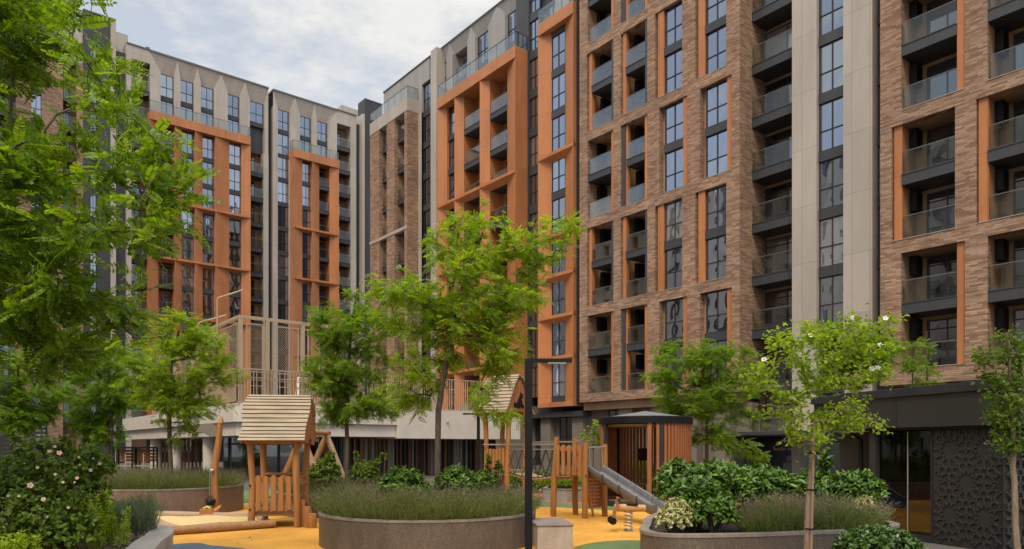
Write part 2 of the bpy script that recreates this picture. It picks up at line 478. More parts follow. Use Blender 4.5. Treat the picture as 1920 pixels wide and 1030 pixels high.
def door_mesh(w, h):
    key = (round(w, 2), round(h, 2))
    if key in _dor: return _dor[key]
    w, h = key; b = 0.06
    d = MB()
    d.box(0, b, 0, 0.08, 0, h); d.box(w - b, w, 0, 0.08, 0, h); d.box(b, w - b, 0, 0.08, h - b, h); d.box(b, w - b, 0, 0.08, 0, b)
    d.box(w / 2 - b / 2, w / 2 + b / 2, 0.003, 0.08, b, h - b)
    d.box(b, w / 2 - b / 2, 0.006, 0.08, h * 0.8, h * 0.8 + b); d.box(w / 2 + b / 2, w - b, 0.006, 0.08, h * 0.8, h * 0.8 + b)
    d.box(b, w - b, 0.03, 0.05, b, h - b, 1)
    _dor[key] = d.mesh('balcony_door', [M['frame'], M['pane_low']])
    return _dor[key]
_ac = None
def ac_mesh():
    global _ac
    if _ac is None:
        a = MB(); a.box(0, 0.30, 0, 0.70, 0, 0.95)
        for i in range(8): a.box(0.30, 0.315, 0.05, 0.65, 0.08 + i * 0.1, 0.13 + i * 0.1)
        _ac = a.mesh('air_conditioner', M['black'])
    return _ac
_bal = {}
def balcony(root, u0, u1, yf, yb, zfloor, slab=True, door=None, ac=True, th=0.45, rail=True, railcap=False, slabmat='dark'):
    """slab with a dark fascia, glass railing, glazed door on the back wall, cooling unit on the far side wall"""
    w = round(u1 - u0, 2); d = round(yb - yf, 2)
    k = ('s', w, d, th, slab, slabmat)
    if k not in _bal:
        b = MB()
        if slab:
            b.box(0, w, 0, d, -th, -0.02)
            b.box(-0.02, w + 0.0, -0.03, 0.02, -0.02, 0.03)
        else:
            b.box(0, w, 0, d, -0.03, -0.005)
        _bal[k] = b.mesh('balcony', M[slabmat])
    o = inst('balcony', _bal[k], root, (u0, yf, zfloor))
    if rail:
        k = ('g', w, railcap)
        if k not in _bal:
            g = MB(); g.box(0.02, w - 0.02, 0.05, 0.062, 0.0, 1.05)
            g.box(0.02, w - 0.02, 0.045, 0.067, 1.05, 1.085, 1)
            nn = max(1, int(w / 1.2))
            for i in range(1, nn): g.box(w * i / nn - 0.006, w * i / nn + 0.006, 0.045, 0.05, 0, 1.05, 1)
            _bal[k] = g.mesh('glass_railing', [M['rail_glass'], M['steel'] if railcap else M['roofcap']])
        inst('glass_railing', _bal[k], o, (0, 0, 0.03))
    if door:
        a, b_ = door
        inst('balcony_door', door_mesh(b_ - a, 2.35), o, (a - u0, d - 0.09, 0.02))
    if ac:
        inst('air_conditioner', ac_mesh(), o, (0.03, d - 0.85, 1.5))
    return o
def window(root, u0, u1, y, z0, z1, cols=2, split=0.42, low=False):
    fr, pn = window_meshes(u1 - u0, z1 - z0, cols, split)
    if low:
        pn = pn.copy(); pn.materials.clear(); pn.materials.append(M['pane_low'])
    o = inst('window', fr, root, (u0, y, z0))
    inst('pane', pn, o, (0, 0, 0))
    return o
def winstrip(root, dk, u0, u1, y, floors, wh=2.55, cols=2, split=0.42):
    """windows one above the other with dark spandrels between"""
    for i, zf in enumerate(floors):
        window(root, u0, u1, y, zf, zf + wh, cols, split)
        dk.box(u0, u1, y - 0.06, y + 0.3, zf + wh, zf + FH)
    dk.box(u0, u1, y + 0.301, y + 0.36, floors[0], floors[-1] + FH) if floors[-1] > floors[0] else dk.box(u0, u1, y + 0.301, y + 0.36, floors[-1], floors[0] + FH)
def terrace_rail(root, u0, u1, y, z, h=1.1, name='terrace_railing', ret=0.0, ret_left=False):
    g = MB(); n = max(1, round((u1 - u0) / 1.3))
    g.box(u0, u1, y, y + 0.014, z, z + h)
    g.box(u0, u1, y - 0.012, y + 0.026, z + h, z + h + 0.03, 1)
    for i in range(n + 1):
        x = u0 + (u1 - u0) * i / n
        g.box(x - 0.014, x + 0.014, y + 0.014, y + 0.04, z, z + h, 1)
    for flag, x in ((ret, u1), (ret if ret_left else 0, u0)):
        if flag:
            g.box(x - 0.014, x, y + 0.05, y + flag, z, z + h)
            g.box(x - 0.03, x + 0.01, y + 0.03, y + flag, z + h, z + h + 0.03, 1)
            g.box(x - 0.02, x + 0.006, y + flag - 0.03, y + flag, z, z + h, 1)
    return g.build(name, [M['rail_glass'], M['frame']], root)
def taper(mb, u0, u1, y, d, z0, zm, z1, apex, m=0):
    """pier standing d proud of the wall up to zm, then a facet running to a point on the wall at z1"""
    mb.box(u0, u1, y - d, y, z0, zm, m)
    a = u0 + (u1 - u0) * apex
    v = [(u0, y - d, zm), (u1, y - d, zm), (u1, y, zm), (u0, y, zm), (a, y - 0.02, z1), (a, y, z1)]
    mb.add(v, [(0, 1, 4), (1, 2, 5, 4), (3, 0, 4, 5)], m)
def splay(mb, u0, u1, ya, yb, yback, z0, z1, m=0):
    """pier whose front runs from depth ya at u0 to depth yb at u1"""
    mb.prism([(u0, ya), (u1, yb), (u1, yback), (u0, yback)], z0, z1, m)
def fold(mb, u0, u1, ops, y, rec, z0, zh, zr, dep, m=0):
    """top storeys: piers between set-back openings, and over every opening a panel that leans out to meet its neighbours at the roof"""
    x = u0; ap = [u0]
    for i, (a, b) in enumerate(ops):
        mb.box(x, a, y, y + rec + dep, z0, zh, m); x = b
        if i < len(ops) - 1: ap.append((b + ops[i + 1][0]) / 2)
    mb.box(x, u1, y, y + rec + dep, z0, zh, m); ap.append(u1)
    for i, (a, b) in enumerate(ops):
        l, r = ap[i], ap[i + 1]
        mb.add([(a, y + rec, zh), (b, y + rec, zh), (r, y, zr), (l, y, zr)], [(0, 1, 2, 3)], m)
        mb.add([(a, y, zh), (a, y + rec, zh), (l, y, zr)], [(0, 1, 2)], m); mb.add([(b, y, zh), (b, y + rec, zh), (r, y, zr)], [(0, 2, 1)], m)
        mb.add([(a, y + rec, zh), (b, y + rec, zh), (b, y + rec + dep, zh), (a, y + rec + dep, zh)], [(0, 3, 2, 1)], m)
    es = [u0] + [v for o in ops for v in o] + [u1]
    for i in range(len(ops) + 1):
        p, q = es[2 * i], es[2 * i + 1]; t = ap[i]
        mb.add([(p, y, zh), (q, y, zh), (t, y, zr)], [(0, 1, 2)], m)
    mb.add([(u0, y + 0.001, zr), (u1, y + 0.001, zr), (u1, y + rec + dep, zr), (u0, y + rec + dep, zr)], [(0, 1, 2, 3)], m)
    mb.box(u0, u1, y + rec + dep - 0.05, y + rec + dep, zh, zr - 0.003, m)
def ledge(mb, u0, u1, yf, yb, z, m=0):
    """thin-nosed shelf with a soffit sloping up to the front"""
    v = [(u0, yf, z - 0.12), (u1, yf, z - 0.12), (u1, yf, z + 0.12), (u0, yf, z + 0.12),
         (u0, yb, z - 0.42), (u1, yb, z - 0.42), (u1, yb, z + 0.12), (u0, yb, z + 0.12)]
    mb.add(v, [(0, 1, 2, 3), (7, 6, 5, 4), (0, 4, 5, 1), (1, 5, 6, 2), (2, 6, 7, 3), (3, 7, 4, 0)], m)

# ---------------------------------------------------------------- right building
RB = thing('apartment_building', 'tall brick and orange apartment block on the right with a staggered grid of openings', 'building', (*FR.O, 0), FR.rz)
P = FR.u
brick, orange, beige, dark, ochre, core, perf, cap, sillm = MB(), MB(), MB(), MB(), MB(), MB(), MB(), MB(), MB()
ochre2 = MB(); grey = MB()
def rows(n0, n1): return [(Z0 + 6.14 * k, Z0 + 6.14 * k + 5.5, k) for k in range(n0, n1)]
ROWS = rows(0, 6)
ZT = 42.0
# --- brick grid with two balcony bays and two window bays
GA, GB = P(1086.5), P(1387)
bal = [(P(1101.5), P(1150.0), 'a'), (P(1163.5), P(1213.5), 'b')]
win = [(P(1242.5), P(1279)), (P(1319.5), P(1361.5))]
YB = 1.75
for zs, zt, k in ROWS:
    odd = k % 2
    ops = []
    for i, (a, b, t) in enumerate(bal):
        ops.append((a - (0.06 if odd and i == 0 else 0), b, 'bal', i))
    for i, (a, b) in enumerate(win):
        ops.append((a - 0.62, b, 'win', i) if odd else (a - 0.28, b + 0.36, 'win', i))
    x = GA
    for (a, b, t, i) in ops:
        brick.box(x, a, 0, 0.42, zs, zt)
        x = b
        sillm.box(a + 0.003, b - 0.003, -0.02, 0.30, zs, zs + 0.03)
        if t == 'bal':
            if odd:
                orange.box(a + 0.10, a + 0.40, 0.12, 0.40, zs + 0.03, zt)
                perf.box(b - 0.22, b - 0.01, 0.06, 0.40, zs + 0.03, zt)
                fa, fb = a + 0.40, b - 0.22
            else:
                orange.box(b - 0.30, b - 0.01, 0.12, 0.40, zs + 0.03, zt)
                fa, fb = a + 0.02, b - 0.30
                if i == 1:
                    perf.box(a + 0.04, a + 0.28, 0.10, 0.40, zs + 0.03, zt); fa = a + 0.28
                    orange.box(a + 0.29, a + 0.5, 0.2, 0.41, zs + 0.03, zt); fa = a + 0.5
            for j in range(2):
                zf = zs + 0.03 + j * FH
                if j: balcony(RB, fa - (0.02 if not odd else 0), fb, 0.06, YB, zf, True, None, True)
                else: balcony(RB, fa, fb, 0.06, YB, zf, False, None, True)
        else:
            a0, b0 = win[i]
            if odd: orange.box(a + 0.16, a0, 0.10, 0.40, zs + 0.03, zt)
            else: orange.box(b0, b - 0.02, 0.10, 0.40, zs + 0.03, zt)
            window(RB, a0, b0, 0.24, zs + 0.03, zs + 2.56)
            dark.box(a0 - 0.03, b0 + 0.0, 0.14, 0.40, zs + 2.56, zs + 3.08)
            window(RB, a0, b0, 0.24, zs + 3.08, zt)
    brick.box(x, GB, 0, 0.42, zs, zt)
    brick.box(GA, GB, 0, 0.42, zt, zs + 6.14)
brick.box(GA, GB, 0, 0.42, 4.95, Z0)
brick.box(GB - 0.42, GB, 0.42, 2.7, 4.95, ZT)          # the grid's return
xs = [GA] + sum([[a - 0.05, b + 0.02] for a, b, t in bal], []) + [GB - 0.42]
for i in range(0, len(xs), 2): ochre.box(xs[i], xs[i + 1], 0.42, YB, 4.95, ZT)
for (a, b, t) in bal:
    ochre2.box(a - 0.05, b + 0.02, YB - 0.025, YB - 0.003, 4.95, ZT)
    for zs, zt, k in ROWS: ochre.box(a - 0.05, b + 0.02, 0.42, YB, zs - 0.64, zs - 0.01)
# --- balcony recess, beige piers, window strips
floors = [Z0 + FH * i for i in range(-1, 12)]
B0, B1, B2, B3 = P(1485, .6), P(1531, .6), P(1581, .6), P(1635.5, .6)
for zf in floors[1:]:
    balcony(RB, GB - 0.06, B0, 1.22, 2.7, zf, True, (P(1437, 2.7), B0 - 0.05), False, th=0.52)
balcony(RB, GB - 0.06, B0, 1.22, 2.7, floors[0] - 0.1, True, (P(1437, 2.7), B0 - 0.05), False, th=0.3)
beige.box(B0, B1, .6, 2.7, 0, ZT); beige.box(B2, B3, .6, 2.7, 0, ZT)
for u_ in (B0 + (B1 - B0) * 0.45, B2 + (B3 - B2) * 0.5): pass
winstrip(RB, dark, B1, B2, 0.86, [z - 0.35 for z in floors])
winstrip(RB, dark, B3, P(1650.5) + 0.9, 1.2, [z - 0.35 for z in floors])
dark.box(B3, P(1650.5) + 0.9, 1.21, 1.5, 0, floors[0] - 0.35); dark.box(B1, B2, 0.9, 1.2, 0, floors[0] - 0.35)
# --- near brick part with deep balconies
NA = P(1650.5); NB = 13.0
ow = [(P(1689.5), P(1792.5)), (P(1851.5), P(1851.5) + 2.3), (7.7, 10.0)]
for zs, zt, k in ROWS:
    odd = k % 2
    x = NA
    for i, (a, b) in enumerate(ow):
        if odd: a1, b1 = a - 0.44, b - 0.04
        else: a1, b1 = (a, b + 0.36)
        brick.box(x, a1, 0, 0.42, zs, zt); x = b1
        sillm.box(a1 + 0.003, b1 - 0.003, -0.03, 0.30, zs, zs + 0.03)
        if odd: orange.box(a1 + 0.06, a, 0.12, 0.40, zs + 0.03, zt); fa, fb = a, b1
        else: orange.box(b, b1 - 0.02, 0.12, 0.40, zs + 0.03, zt); fa, fb = a1, b
        for j in range(2):
            zf = zs + 0.03 + j * FH
            balcony(RB, fa, fb, 0.05 if j else 0.1, YB, zf, bool(j), (a + 0.5, b - 0.05), True, th=0.5)
    brick.box(x, NB, 0, 0.42, zs, zt)
    brick.box(NA, NB, 0, 0.42, zt, zs + 6.14)
brick.box(NA, NB, 0, 0.42, 4.75, Z0)
x = NA
for (a, b) in ow:
    ochre.box(x, a - 0.02, 0.42, YB, 4.75, ZT); x = b + 0.02
    ochre2.box(a - 0.02, b + 0.02, YB - 0.025, YB - 0.003, 4.75, ZT)
    for zs, zt, k in ROWS: ochre.box(a - 0.02, b + 0.02, 0.42, YB, zs - 0.64, zs - 0.01)
ochre.box(x, NB, 0.42, YB, 4.75, ZT)
# --- narrow orange frame
OA, OB = P(1008.5), P(1075)
W0, W1 = P(1034.5, .5), P(1060, .5)
SEG = [33.3, 23.6, 17.5, 14.5, 11.45, 8.4, 5.1]
splay_z0, splay_z1 = 5.1, 33.0
splay(orange, OA, W0, 0.0, 0.5, 1.3, splay_z0, splay_z1)
splay(orange, W1, OB, 0.5, 0.0, 1.3, splay_z0, splay_z1)
orange.box(OA, OB, -0.02, 1.3, 33.0, 33.9)
orange.box(OA, OB, -0.02, 1.3, 4.75, 5.1)
for z in SEG[1:-1]: ledge(orange, OA, OB, -0.02, 0.6, z)
for i in range(9):
    zf = 5.55 + FH * i
    window(RB, W0, W1, 0.5, zf, zf + 2.5)
    dark.box(W0, W1, 0.46, 0.8, zf + 2.5, zf + FH)
dark.box(W0, W1, 0.47, 0.8, 5.1, 5.55)
terrace_rail(RB, OA, OB, 0.04, 33.92, ret=1.2, ret_left=True)
dark.box(OB, GA, 1.0, 3.0, 4.95, ZT)
perf.box(OB + 0.04, OB + 0.10, 0.25, 1.0, 4.95, 36)
# --- dark strip between the two orange frames
DA = P(985, 1.27)
sw0, sw1 = P(993.5, 1.4), P(1012, 1.4)
winstrip(RB, dark, sw0, sw1, 1.42, [z + 0.2 for z in floors[1:]], wh=2.4)
dark.box(-30.2, sw0, 1.27, 2.0, 4.4, 40.5)
dark.box(sw1, OA + 1.5, 1.27, 2.0, 4.4, 33)
# --- large orange frame
F0, F1 = P(820), P(966)
piers = [(820, 838, 0), (852, 870, 0), (899.5, 918.5, 0), (951, 966, 1)]
edges = []
for a, b, t in piers:
    b_px = b; a, b = P(a), P(b)
    if t: a = P(951, .55); splay(orange, a, b, 0.55, 0.0, 1.9, 4.4, 32.6)
    else: b = P(b_px, .5); splay(orange, a, b, 0.0, 0.5, 1.9, 4.4, 32.6)
    edges.append((a, b))
orange.box(F0, F1, -0.02, 1.9, 32.6, 33.55)
LED = [23.65, 17.5, 11.4, 8.4]
for z in LED: ledge(orange, F0 + 0.01, F1 - 0.004, -0.02, 0.6, z)
bays = [(edges[i][1], edges[i + 1][0]) for i in range(3)]
for i in range(9):
    zf = 5.0 + FH * i
    a, b = bays[0]
    window(RB, a, b, 0.75, zf + 0.5, zf + 3.0); dark.box(a, b, 0.65, 1.0, zf, zf + 0.5)
    for (a, b) in bays[1:]:
        onled = min(abs(zf - z) for z in LED) < 0.6
        balcony(RB, a, b, 0.5 if not onled else 0.62, 1.9, zf + 0.05, True, (a + 0.55, b), False, th=0.45 if not onled else 0.2)
orange2 = MB()
for (a, b) in bays[1:]:
    orange2.box(a, b, 1.9, 2.1, 4.4, 32.6)
terrace_rail(RB, F0 + 0.02, F1 - 0.02, 0.05, 33.56, ret=1.2, ret_left=True)
# --- setback grey and beige top above the large frame
ZR = 39.4
yS = 1.6
tops = [(822.5, 837, 'w'), (853.5, 876, 'b'), (896, 915.5, 'w'), (952.5, 972, 'w')]
te = [(P(a, yS), P(b, yS), t) for a, b, t in tops]
uEnd = P(985, yS)
RC = 0.32
te = [(P(a, yS + RC), P(b, yS), t) for a, b, t in tops]
fold(grey, P(818, yS), uEnd, [(a, b) for a, b, t in te], yS, RC, 33.0, 38.2, ZR, 0.9)
for (a, b, t) in te:
    y_ = yS + RC
    window(RB, a, b, y_, 33.6, 35.1, split=0.3); dark.box(a, b, y_ - 0.02, y_ + 0.3, 33.0, 33.6); dark.box(a, b, y_ - 0.02, y_ + 0.3, 35.1, 35.65)
    if t == 'w': window(RB, a, b, y_, 35.65, 38.2)
    else: balcony(RB, a, b, y_, 3.2, 35.66, True, None, False, th=0.55)
ochre.box(te[1][0], te[1][1], 3.2, 3.3, 35, 38)
cap.box(P(818, yS) - 0.05, uEnd + 0.05, yS - 0.08, 2.4, ZR, ZR + 0.1)
# beige pier left of it
beige.box(P(807.5, 1.0), P(818.5, 1.0), 1.0, 2.3, 0, ZR - 0.02)
# block above narrow frame
x0, x1 = uEnd + 0.15, P(1086, 1.6)
beige.box(x0, x1 - 1.2, 1.9, 2.6, 33, 44); dark.box(x1 - 1.2, x1, 1.7, 2.6, 33, 44)
for zf in (33.9, 36.97): 
    window(RB, P(1018, 1.75), P(1036, 1.75), 1.8, zf, zf + 2.4); dark.box(P(1018, 1.75) - .1, P(1036, 1.75) + .1, 1.75, 1.9, zf + 2.4, zf + 3.07)
# --- far brick frame
Q = [(694, 711), (725, 739.5), (758, 763.5)]
qe = [(P(a), P(b)) for a, b in Q]
QT = FR.z(762, 183)
qb = QT - 1.25
for i, (a, b) in enumerate(qe): brick.box(a, b, 0, 1.27 if i == 2 else 0.75, 0, qb)
beige.box(qe[0][0] - 0.02, qe[-1][1] + 0.02, -0.03, 1.5, qb, QT)
lz = FR.z(726, 442)
beige.box(qe[0][0] - 0.02, qe[-1][1] - 0.004, -0.05, 0.8, lz - 0.18, lz + 0.12)
for (a, b) in ((qe[0][1], qe[1][0]), (qe[1][1], qe[2][0])):
    z = lz + 0.12
    zz = [lz + 0.12 + FH * i for i in range(0, 5) if lz + FH * i < qb - 1.5] + [lz + 0.12 - FH * i for i in range(1, 7)]
    for zf in zz: balcony(RB, a, b, 0.35, 1.9, zf, True, (a + 0.5, b - 0.02), False)
ochre.box(qe[0][0] + 0.2, qe[0][1] + 0.03, 0.75, 1.9, 0, qb); ochre.box(qe[1][0] - 0.03, qe[1][1] + 0.03, 0.75, 1.9, 0, qb)
terrace_rail(RB, qe[0][0], qe[-1][1], 0.03, QT, ret=1.2)
gq0, gq1, gq2 = P(719.5, 1.4), P(791, 1.4), P(805.5, 1.4)
grey.box(gq0, gq1, 1.4, 2.6, qb, 39.3)
grey.box(gq1, gq2, 1.4, 2.6, 37.2, 39.3)
winstrip(RB, dark, gq1, gq2, 1.6, [37.2 - 2.6 - FH * i for i in range(11)], wh=2.45)
beige.box(qe[-1][1] + 0.002, gq1, 1.27, 1.39, 0, qb)
cap.box(gq0 - 0.05, gq2 + 0.3, 1.32, 2.7, 39.3, 39.4)
dark.box(gq2, P(807.5, 1.0), 1.5, 2.6, 0, 39.2)
# --- solid core, roof, ground floor
core.box(-53.4, GA, 3.35, 15, 4.4, 39.0); core.box(-53.4, GA, 2.35, 3.345, 4.4, 33.4)
core.box(GA, GB - 0.42, YB, 15, 4.4, ZT); core.box(GB - 0.42, NA + 0.9, 2.7, 15, 0, ZT); core.box(NA + 0.9, NB, YB, 15, 4.4, ZT)
ochre2.box(GB - 0.42, B0, 2.682, 2.698, 0, ZT)
# ground floor wall set back under the brick, piers and dark glazing
gf = MB()
gf.box(-53, GB, 1.2, 2.0, 0, 4.4)
gf.box(-53, GB, 0.02, 2.0, 4.4, 4.75) if False else None
gf.box(GB - 0.02, NB, 1.0, 1.7, 0, 4.4) if False else gf.box(NA + 0.95, NB, 1.0, 1.7, 0, 4.75)
ochre.box(GA, GB - 0.42, 0.42, 1.75, 4.4, 4.94)
for (pa, pb) in ((1001, 1020), (1050, 1075), (1142, 1168)):
    a, b = P(pa, 1.15), P(pb, 1.15)
    window(RB, a, b, 1.1, 0.5, 4.35, split=0.55, low=True)
for px in (1030, 1090, 1180, 1240, 1300, 1360):
    u_ = P(px, 1.0); gf.box(u_ - 0.55, u_ + 0.55, 0.6, 1.2, 0, 4.4)
dark.box(F0, GA, 0.3, 1.9, 4.0, 4.39)
brick.split('brick_wall', M['brick'], RB)
orange.split('orange_cladding', M['orange'], RB); orange2.build('recess_wall', M['orange'], RB)
beige.build('beige_cladding', M['beige'], RB); dark.split('spandrel_panel', M['dark'], RB)
ochre.build('balcony_wall', M['ochre'], RB); grey.build('grey_cladding', M['grey'], RB)
ochre2.split('balcony_wall', M['ochre'], RB)
perf.split('perforated_screen', M['mesh_dark'], RB); cap.build('roof_edge', M['roofcap'], RB)
sillm.split('sill', M['sill'], RB); core.build('wall', M['dark'], RB)
gf.build('ground_floor_wall', noise_mat('taupe_render', (0.15, 0.125, 0.10), (0.19, 0.16, 0.13), scale=1.5, rough=0.8), RB)

# entrance porch with the street name
pa, pb = P(1372, -1.6), P(1511, -1.6)
EP = thing('entrance_porch', 'dark box porch with brown soffit and lettered glass behind the laurel hedge', 'porch', FR.w(pa, -1.6), FR.rz)
e = MB(); W_ = pb - pa
e.box(0, W_, 0, 2.8, 2.42, 2.62); e.box(W_ - 0.14, W_, 0, 2.8, 0, 2.42); e.box(0, 0.14, 0, 2.8, 0, 2.42)
e.build('frame', M['dark'], EP, bevel=0.01)
e = MB(); e.box(0.14, W_ - 0.14, 0.1, 2.8, 2.38, 2.415); e.build('soffit', noise_mat('brown_soffit', (0.13, 0.055, 0.025), (0.17, 0.07, 0.03), scale=4, rough=0.5), EP)
e = MB(); e.box(0.14, W_ - 0.14, 2.5, 2.6, 0, 2.38); e.build('glass_door', M['pane_low'], EP)
def text_obj(body, size, name, mat, parent, loc, rot, depth=0.006):
    cu = bpy.data.curves.new('lettering', 'FONT'); cu.body = body; cu.size = size; cu.extrude = depth
    tmp = bpy.data.objects.new('lettering', cu); COL.objects.link(tmp)
    dg = bpy.context.evaluated_depsgraph_get()
    me = bpy.data.meshes.new_from_object(tmp.evaluated_get(dg))
    bpy.data.objects.remove(tmp); bpy.data.curves.remove(cu)
    me.materials.clear(); me.materials.append(mat)
    o = bpy.data.objects.new(name, me); o.location = loc; o.rotation_euler = rot
    return link(o, parent)
text_obj('Saodat darvoza', 0.30, 'lettering', noise_mat('copper_letters', (0.62, 0.36, 0.25), (0.7, 0.42, 0.3), rough=0.5), EP, (P(1449, .87) - pa, 2.47, 1.60), (math.radians(90), 0, 0))

# ---------------------------------------------------------------- left building
LB = thing('apartment_building', 'long beige apartment block at the back left with two orange framed bays', 'building', (*FL.O, 0), FL.rz)
P = FL.u
orange, beige, dark, ochre, core, perf, cap, brick = MB(), MB(), MB(), MB(), MB(), MB(), MB(), MB()
ZL, ZLF = 46.2, 39.1
fl = [38.1 - 2.55 - FH * i for i in range(12)]          # window sills going down
yb = 1.1                                              # beige front
def frame_left(pl, pr, prs, spec, ledges, tz):
    """prs: piers (px, px, reversed); spec: kind of each bay between them"""
    a0, a1 = P(pl), P(pr)
    ed = []
    for (a, b, t) in prs:
        a, b = (P(a, .4), P(b)) if t else (P(a), P(b, .5))
        if t: splay(orange, a, b, 0.4, 0.0, 2.0, 3.5, tz - 1.0)
        else: splay(orange, a, b, 0.0, 0.5, 2.0, 3.5, tz - 1.0)
        ed.append((a, b))
    orange.box(a0, a1, -0.03, 2.0, tz - 1.0, tz)
    for z in ledges: ledge(orange, a0 + 0.01, a1 - 0.01, -0.02, 0.7, z)
    for i, kd in enumerate(spec):
        a, b = ed[i][1], ed[i + 1][0]
        for zf in fl:
            if kd == 'w':
                window(LB, a, b, 0.7, zf, zf + 2.55); dark.box(a, b, 0.62, 1.0, zf - 0.52, zf)
            else:
                balcony(LB, a, b, 0.55, 2.1, zf - 0.1, True, (a + 0.6, b - 0.1), False)
        if kd == 'b': orange.box(a, b, 2.1, 2.2, 3.5, tz - 1)
        else: dark.box(a, b, 0.9, 1.2, 3.5, tz - 1)
    terrace_rail(LB, a0, a1, 0.05, tz, ret=0.9, ret_left=True)
frame_left(281, 470, [(281, 297, 0), (328, 341, 0), (366, 380, 0), (404, 430, 0), (452.5, 470, 1)], 'bwww', [29.4, 23.0, 16.5, 10.2], ZLF)
frame_left(550, 635.5, [(550, 567, 0), (586, 598.5, 0), (618, 635.5, 1)], 'wb', [29.4, 23.0, 16.6, 13.3, 10.2], ZLF)
# columns of the beige body: (px left, px right, kind, from z, to z)
def bcol(pa, pb, kind, zlo, ztop, y=yb, zhead=None):
    a, b = P(pa, y), P(pb, y)
    for i in range(-3, 14):
        zf = 38.1 - 2.55 - FH * i
        if zf < zlo - 0.1 or zf + 2.5 > ztop + 0.1: continue
        if kind == 'w':
            window(LB, a, b, y + 0.14, zf, zf + 2.55); dark.box(a, b, y + 0.08, y + 0.5, zf - 0.52, zf)
        else:
            balcony(LB, a, b, y + 0.1, y + 1.6, zf - 0.1, True, (a + 0.1, a + (b - a) * 0.62), kind == 'b2', th=0.5, railcap=True)
    if kind == 'w': dark.box(a, b, y + 0.495, y + 0.56, max(zlo, 3), ztop)
    if kind != 'w': ochre.box(a, b, y + 1.6, y + 1.7, 0, ztop)
    return a, b
TOPW = [(301, 325, 'w'), (338.5, 362, 'w'), (377, 400, 'w'), (427, 448, 'w')]
ZH = 44.2
bcol(246.5, 281, 'b', 3, 44.6); bcol(471, 494, 'b2', 3, 40.9)
bcol(521, 541.5, 'w', 3, ZLF - 1.1); bcol(632, 657.5, 'b', 3, 44.4)
def bw(pa, pb, z0, z1, y=yb, d=1.7): beige.box(P(pa, y), P(pb, y), y, y + d, z0, z1)
# wall between and above the columns
def wallrow(p0, p1, cols, z0, zh, zr, y=yb, rec=0.45):
    u0, u1 = P(p0, y), P(p1, y)
    ops = [(P(a, y), P(b, y + rec)) for a, b, n in cols]
    fold(beige, u0, u1, ops, y, rec, z0, zh, zr - 0.1, 1.2)
    cap.box(u0 - 0.05, u1 + 0.05, y - 0.1, y + 2.0, zr - 0.095, zr + 0.1)
    for (a, b), (pa, pb, n) in zip(ops, cols):
        dark.box(a, b, y + rec + 0.3, y + rec + 0.36, z0, zh)
        for i in range(n):
            zf = 41.69 - FH * i
            window(LB, a, b, y + rec, zf, min(zf + 2.55, zh)); dark.box(a, b, y + rec - 0.05, y + rec + 0.295, zf - 0.52, zf)
wallrow(281, 503, [(301, 325, 2), (338.5, 362, 2), (377, 400, 2), (427, 448, 2), (468.5, 494, 1)], ZLF - 1.1, ZH, ZL)
bw(237, 246.5, 0, ZL); bw(246.5, 281, 44.7, ZL); cap.box(P(237, yb), P(281, yb), yb - 0.1, yb + 2, ZL, ZL + 0.12)
bw(494, 503.5, 0, ZLF - 1.1)
wallrow(512, 632, [(521, 541.5, 2), (562.5, 582.5, 2), (594.5, 613, 2)], ZLF - 1.1, ZH, ZL)
bw(512, 521, 0, ZLF - 1.1); bw(541.5, 551, 0, ZLF - 1.1); bw(632, 668, 44.5, ZL); bw(657.5, 668, 0, 44.5)
cap.box(P(632, yb), P(668, yb), yb - 0.1, yb + 2, ZL, ZL + 0.12)
dark.box(P(503, 2), P(512.5, 2), 2.0, 2.6, 0, ZL - 0.6)
perf.box(P(668, 1.6), P(681, 1.6), 1.6, 2.4, 0, ZL - 0.8)
beige.box(P(679.5, .7), P(684, .7), .7, 2.6, 0, ZL + 0.4)
dark.box(P(684, 1.0), P(716, 1.0), 1.0, 3, 0, ZL + 2.6); cap.box(P(684, 1.0), P(716, 1.0), .95, 3, ZL + 2.6, ZL + 2.75)
beige.box(P(640, 6), P(676, 6), 6, 9, ZL - 3, ZL + 3.4)
core.box(-30, P(716, 1.0), 2.9, 18, 0, ZL - 0.3)
# left end: black stair tower, then a brick wing
dark.box(P(155.5, 1.0), P(207.5, 1.0), 1.0, 2.9, 0, 48.1)
beige.box(P(207.5, .9), P(217.5, .9), .9, 2.9, 0, 48.2); perf.box(P(217, 1.6), P(237.5, 1.6), 1.6, 2.9, 0, ZL - 1.0)
beige.box(P(217, 4), P(240, 4), 4, 8, ZL - 2, ZL + 2.4)
cap.box(P(155.5, 1.0), P(217.5, 1.0), .95, 3, 48.2, 48.35)
for i in range(-2, 11):
    zf = 38.1 - 2.55 - FH * i
    window(LB, P(169, .9), P(180.5, .9), 0.93, zf, zf + 2.4)
bl = P(-260, 1.2)
beige.box(bl, P(155.5, 1.2), 1.2, 2.9, 42.5, 46.6); cap.box(bl, P(155.5, 1.2), 1.1, 3, 46.6, 46.75)
cols = [(-120, -85), (-60, -25), (-5, 30), (58, 78), (118, 144)]
x = bl
for ci, (pa, pb) in enumerate(cols):
    a, b = P(pa, 1.0), P(pb, 1.0)
    brick.box(x, a, 1.0, 2.6, 0, 42.5); x = b
    for i in range(-1, 11):
        zf = 38.1 - 2.55 - FH * i
        if ci == 3: window(LB, a, b, 1.3, zf, zf + 2.5); dark.box(a, b, 1.2, 1.6, zf - 0.55, zf)
        else: balcony(LB, a, b, 1.05, 2.6, zf - 0.1, True, (a + 0.2, b - 0.5), False)
    ochre.box(a, b, 2.6, 2.7, 0, 42.5)
brick.box(x, P(155.5, 1.0), 1.0, 2.6, 0, 42.5)
window(LB, P(66, .9), P(87, .9), .9, 0.9, 4.2)
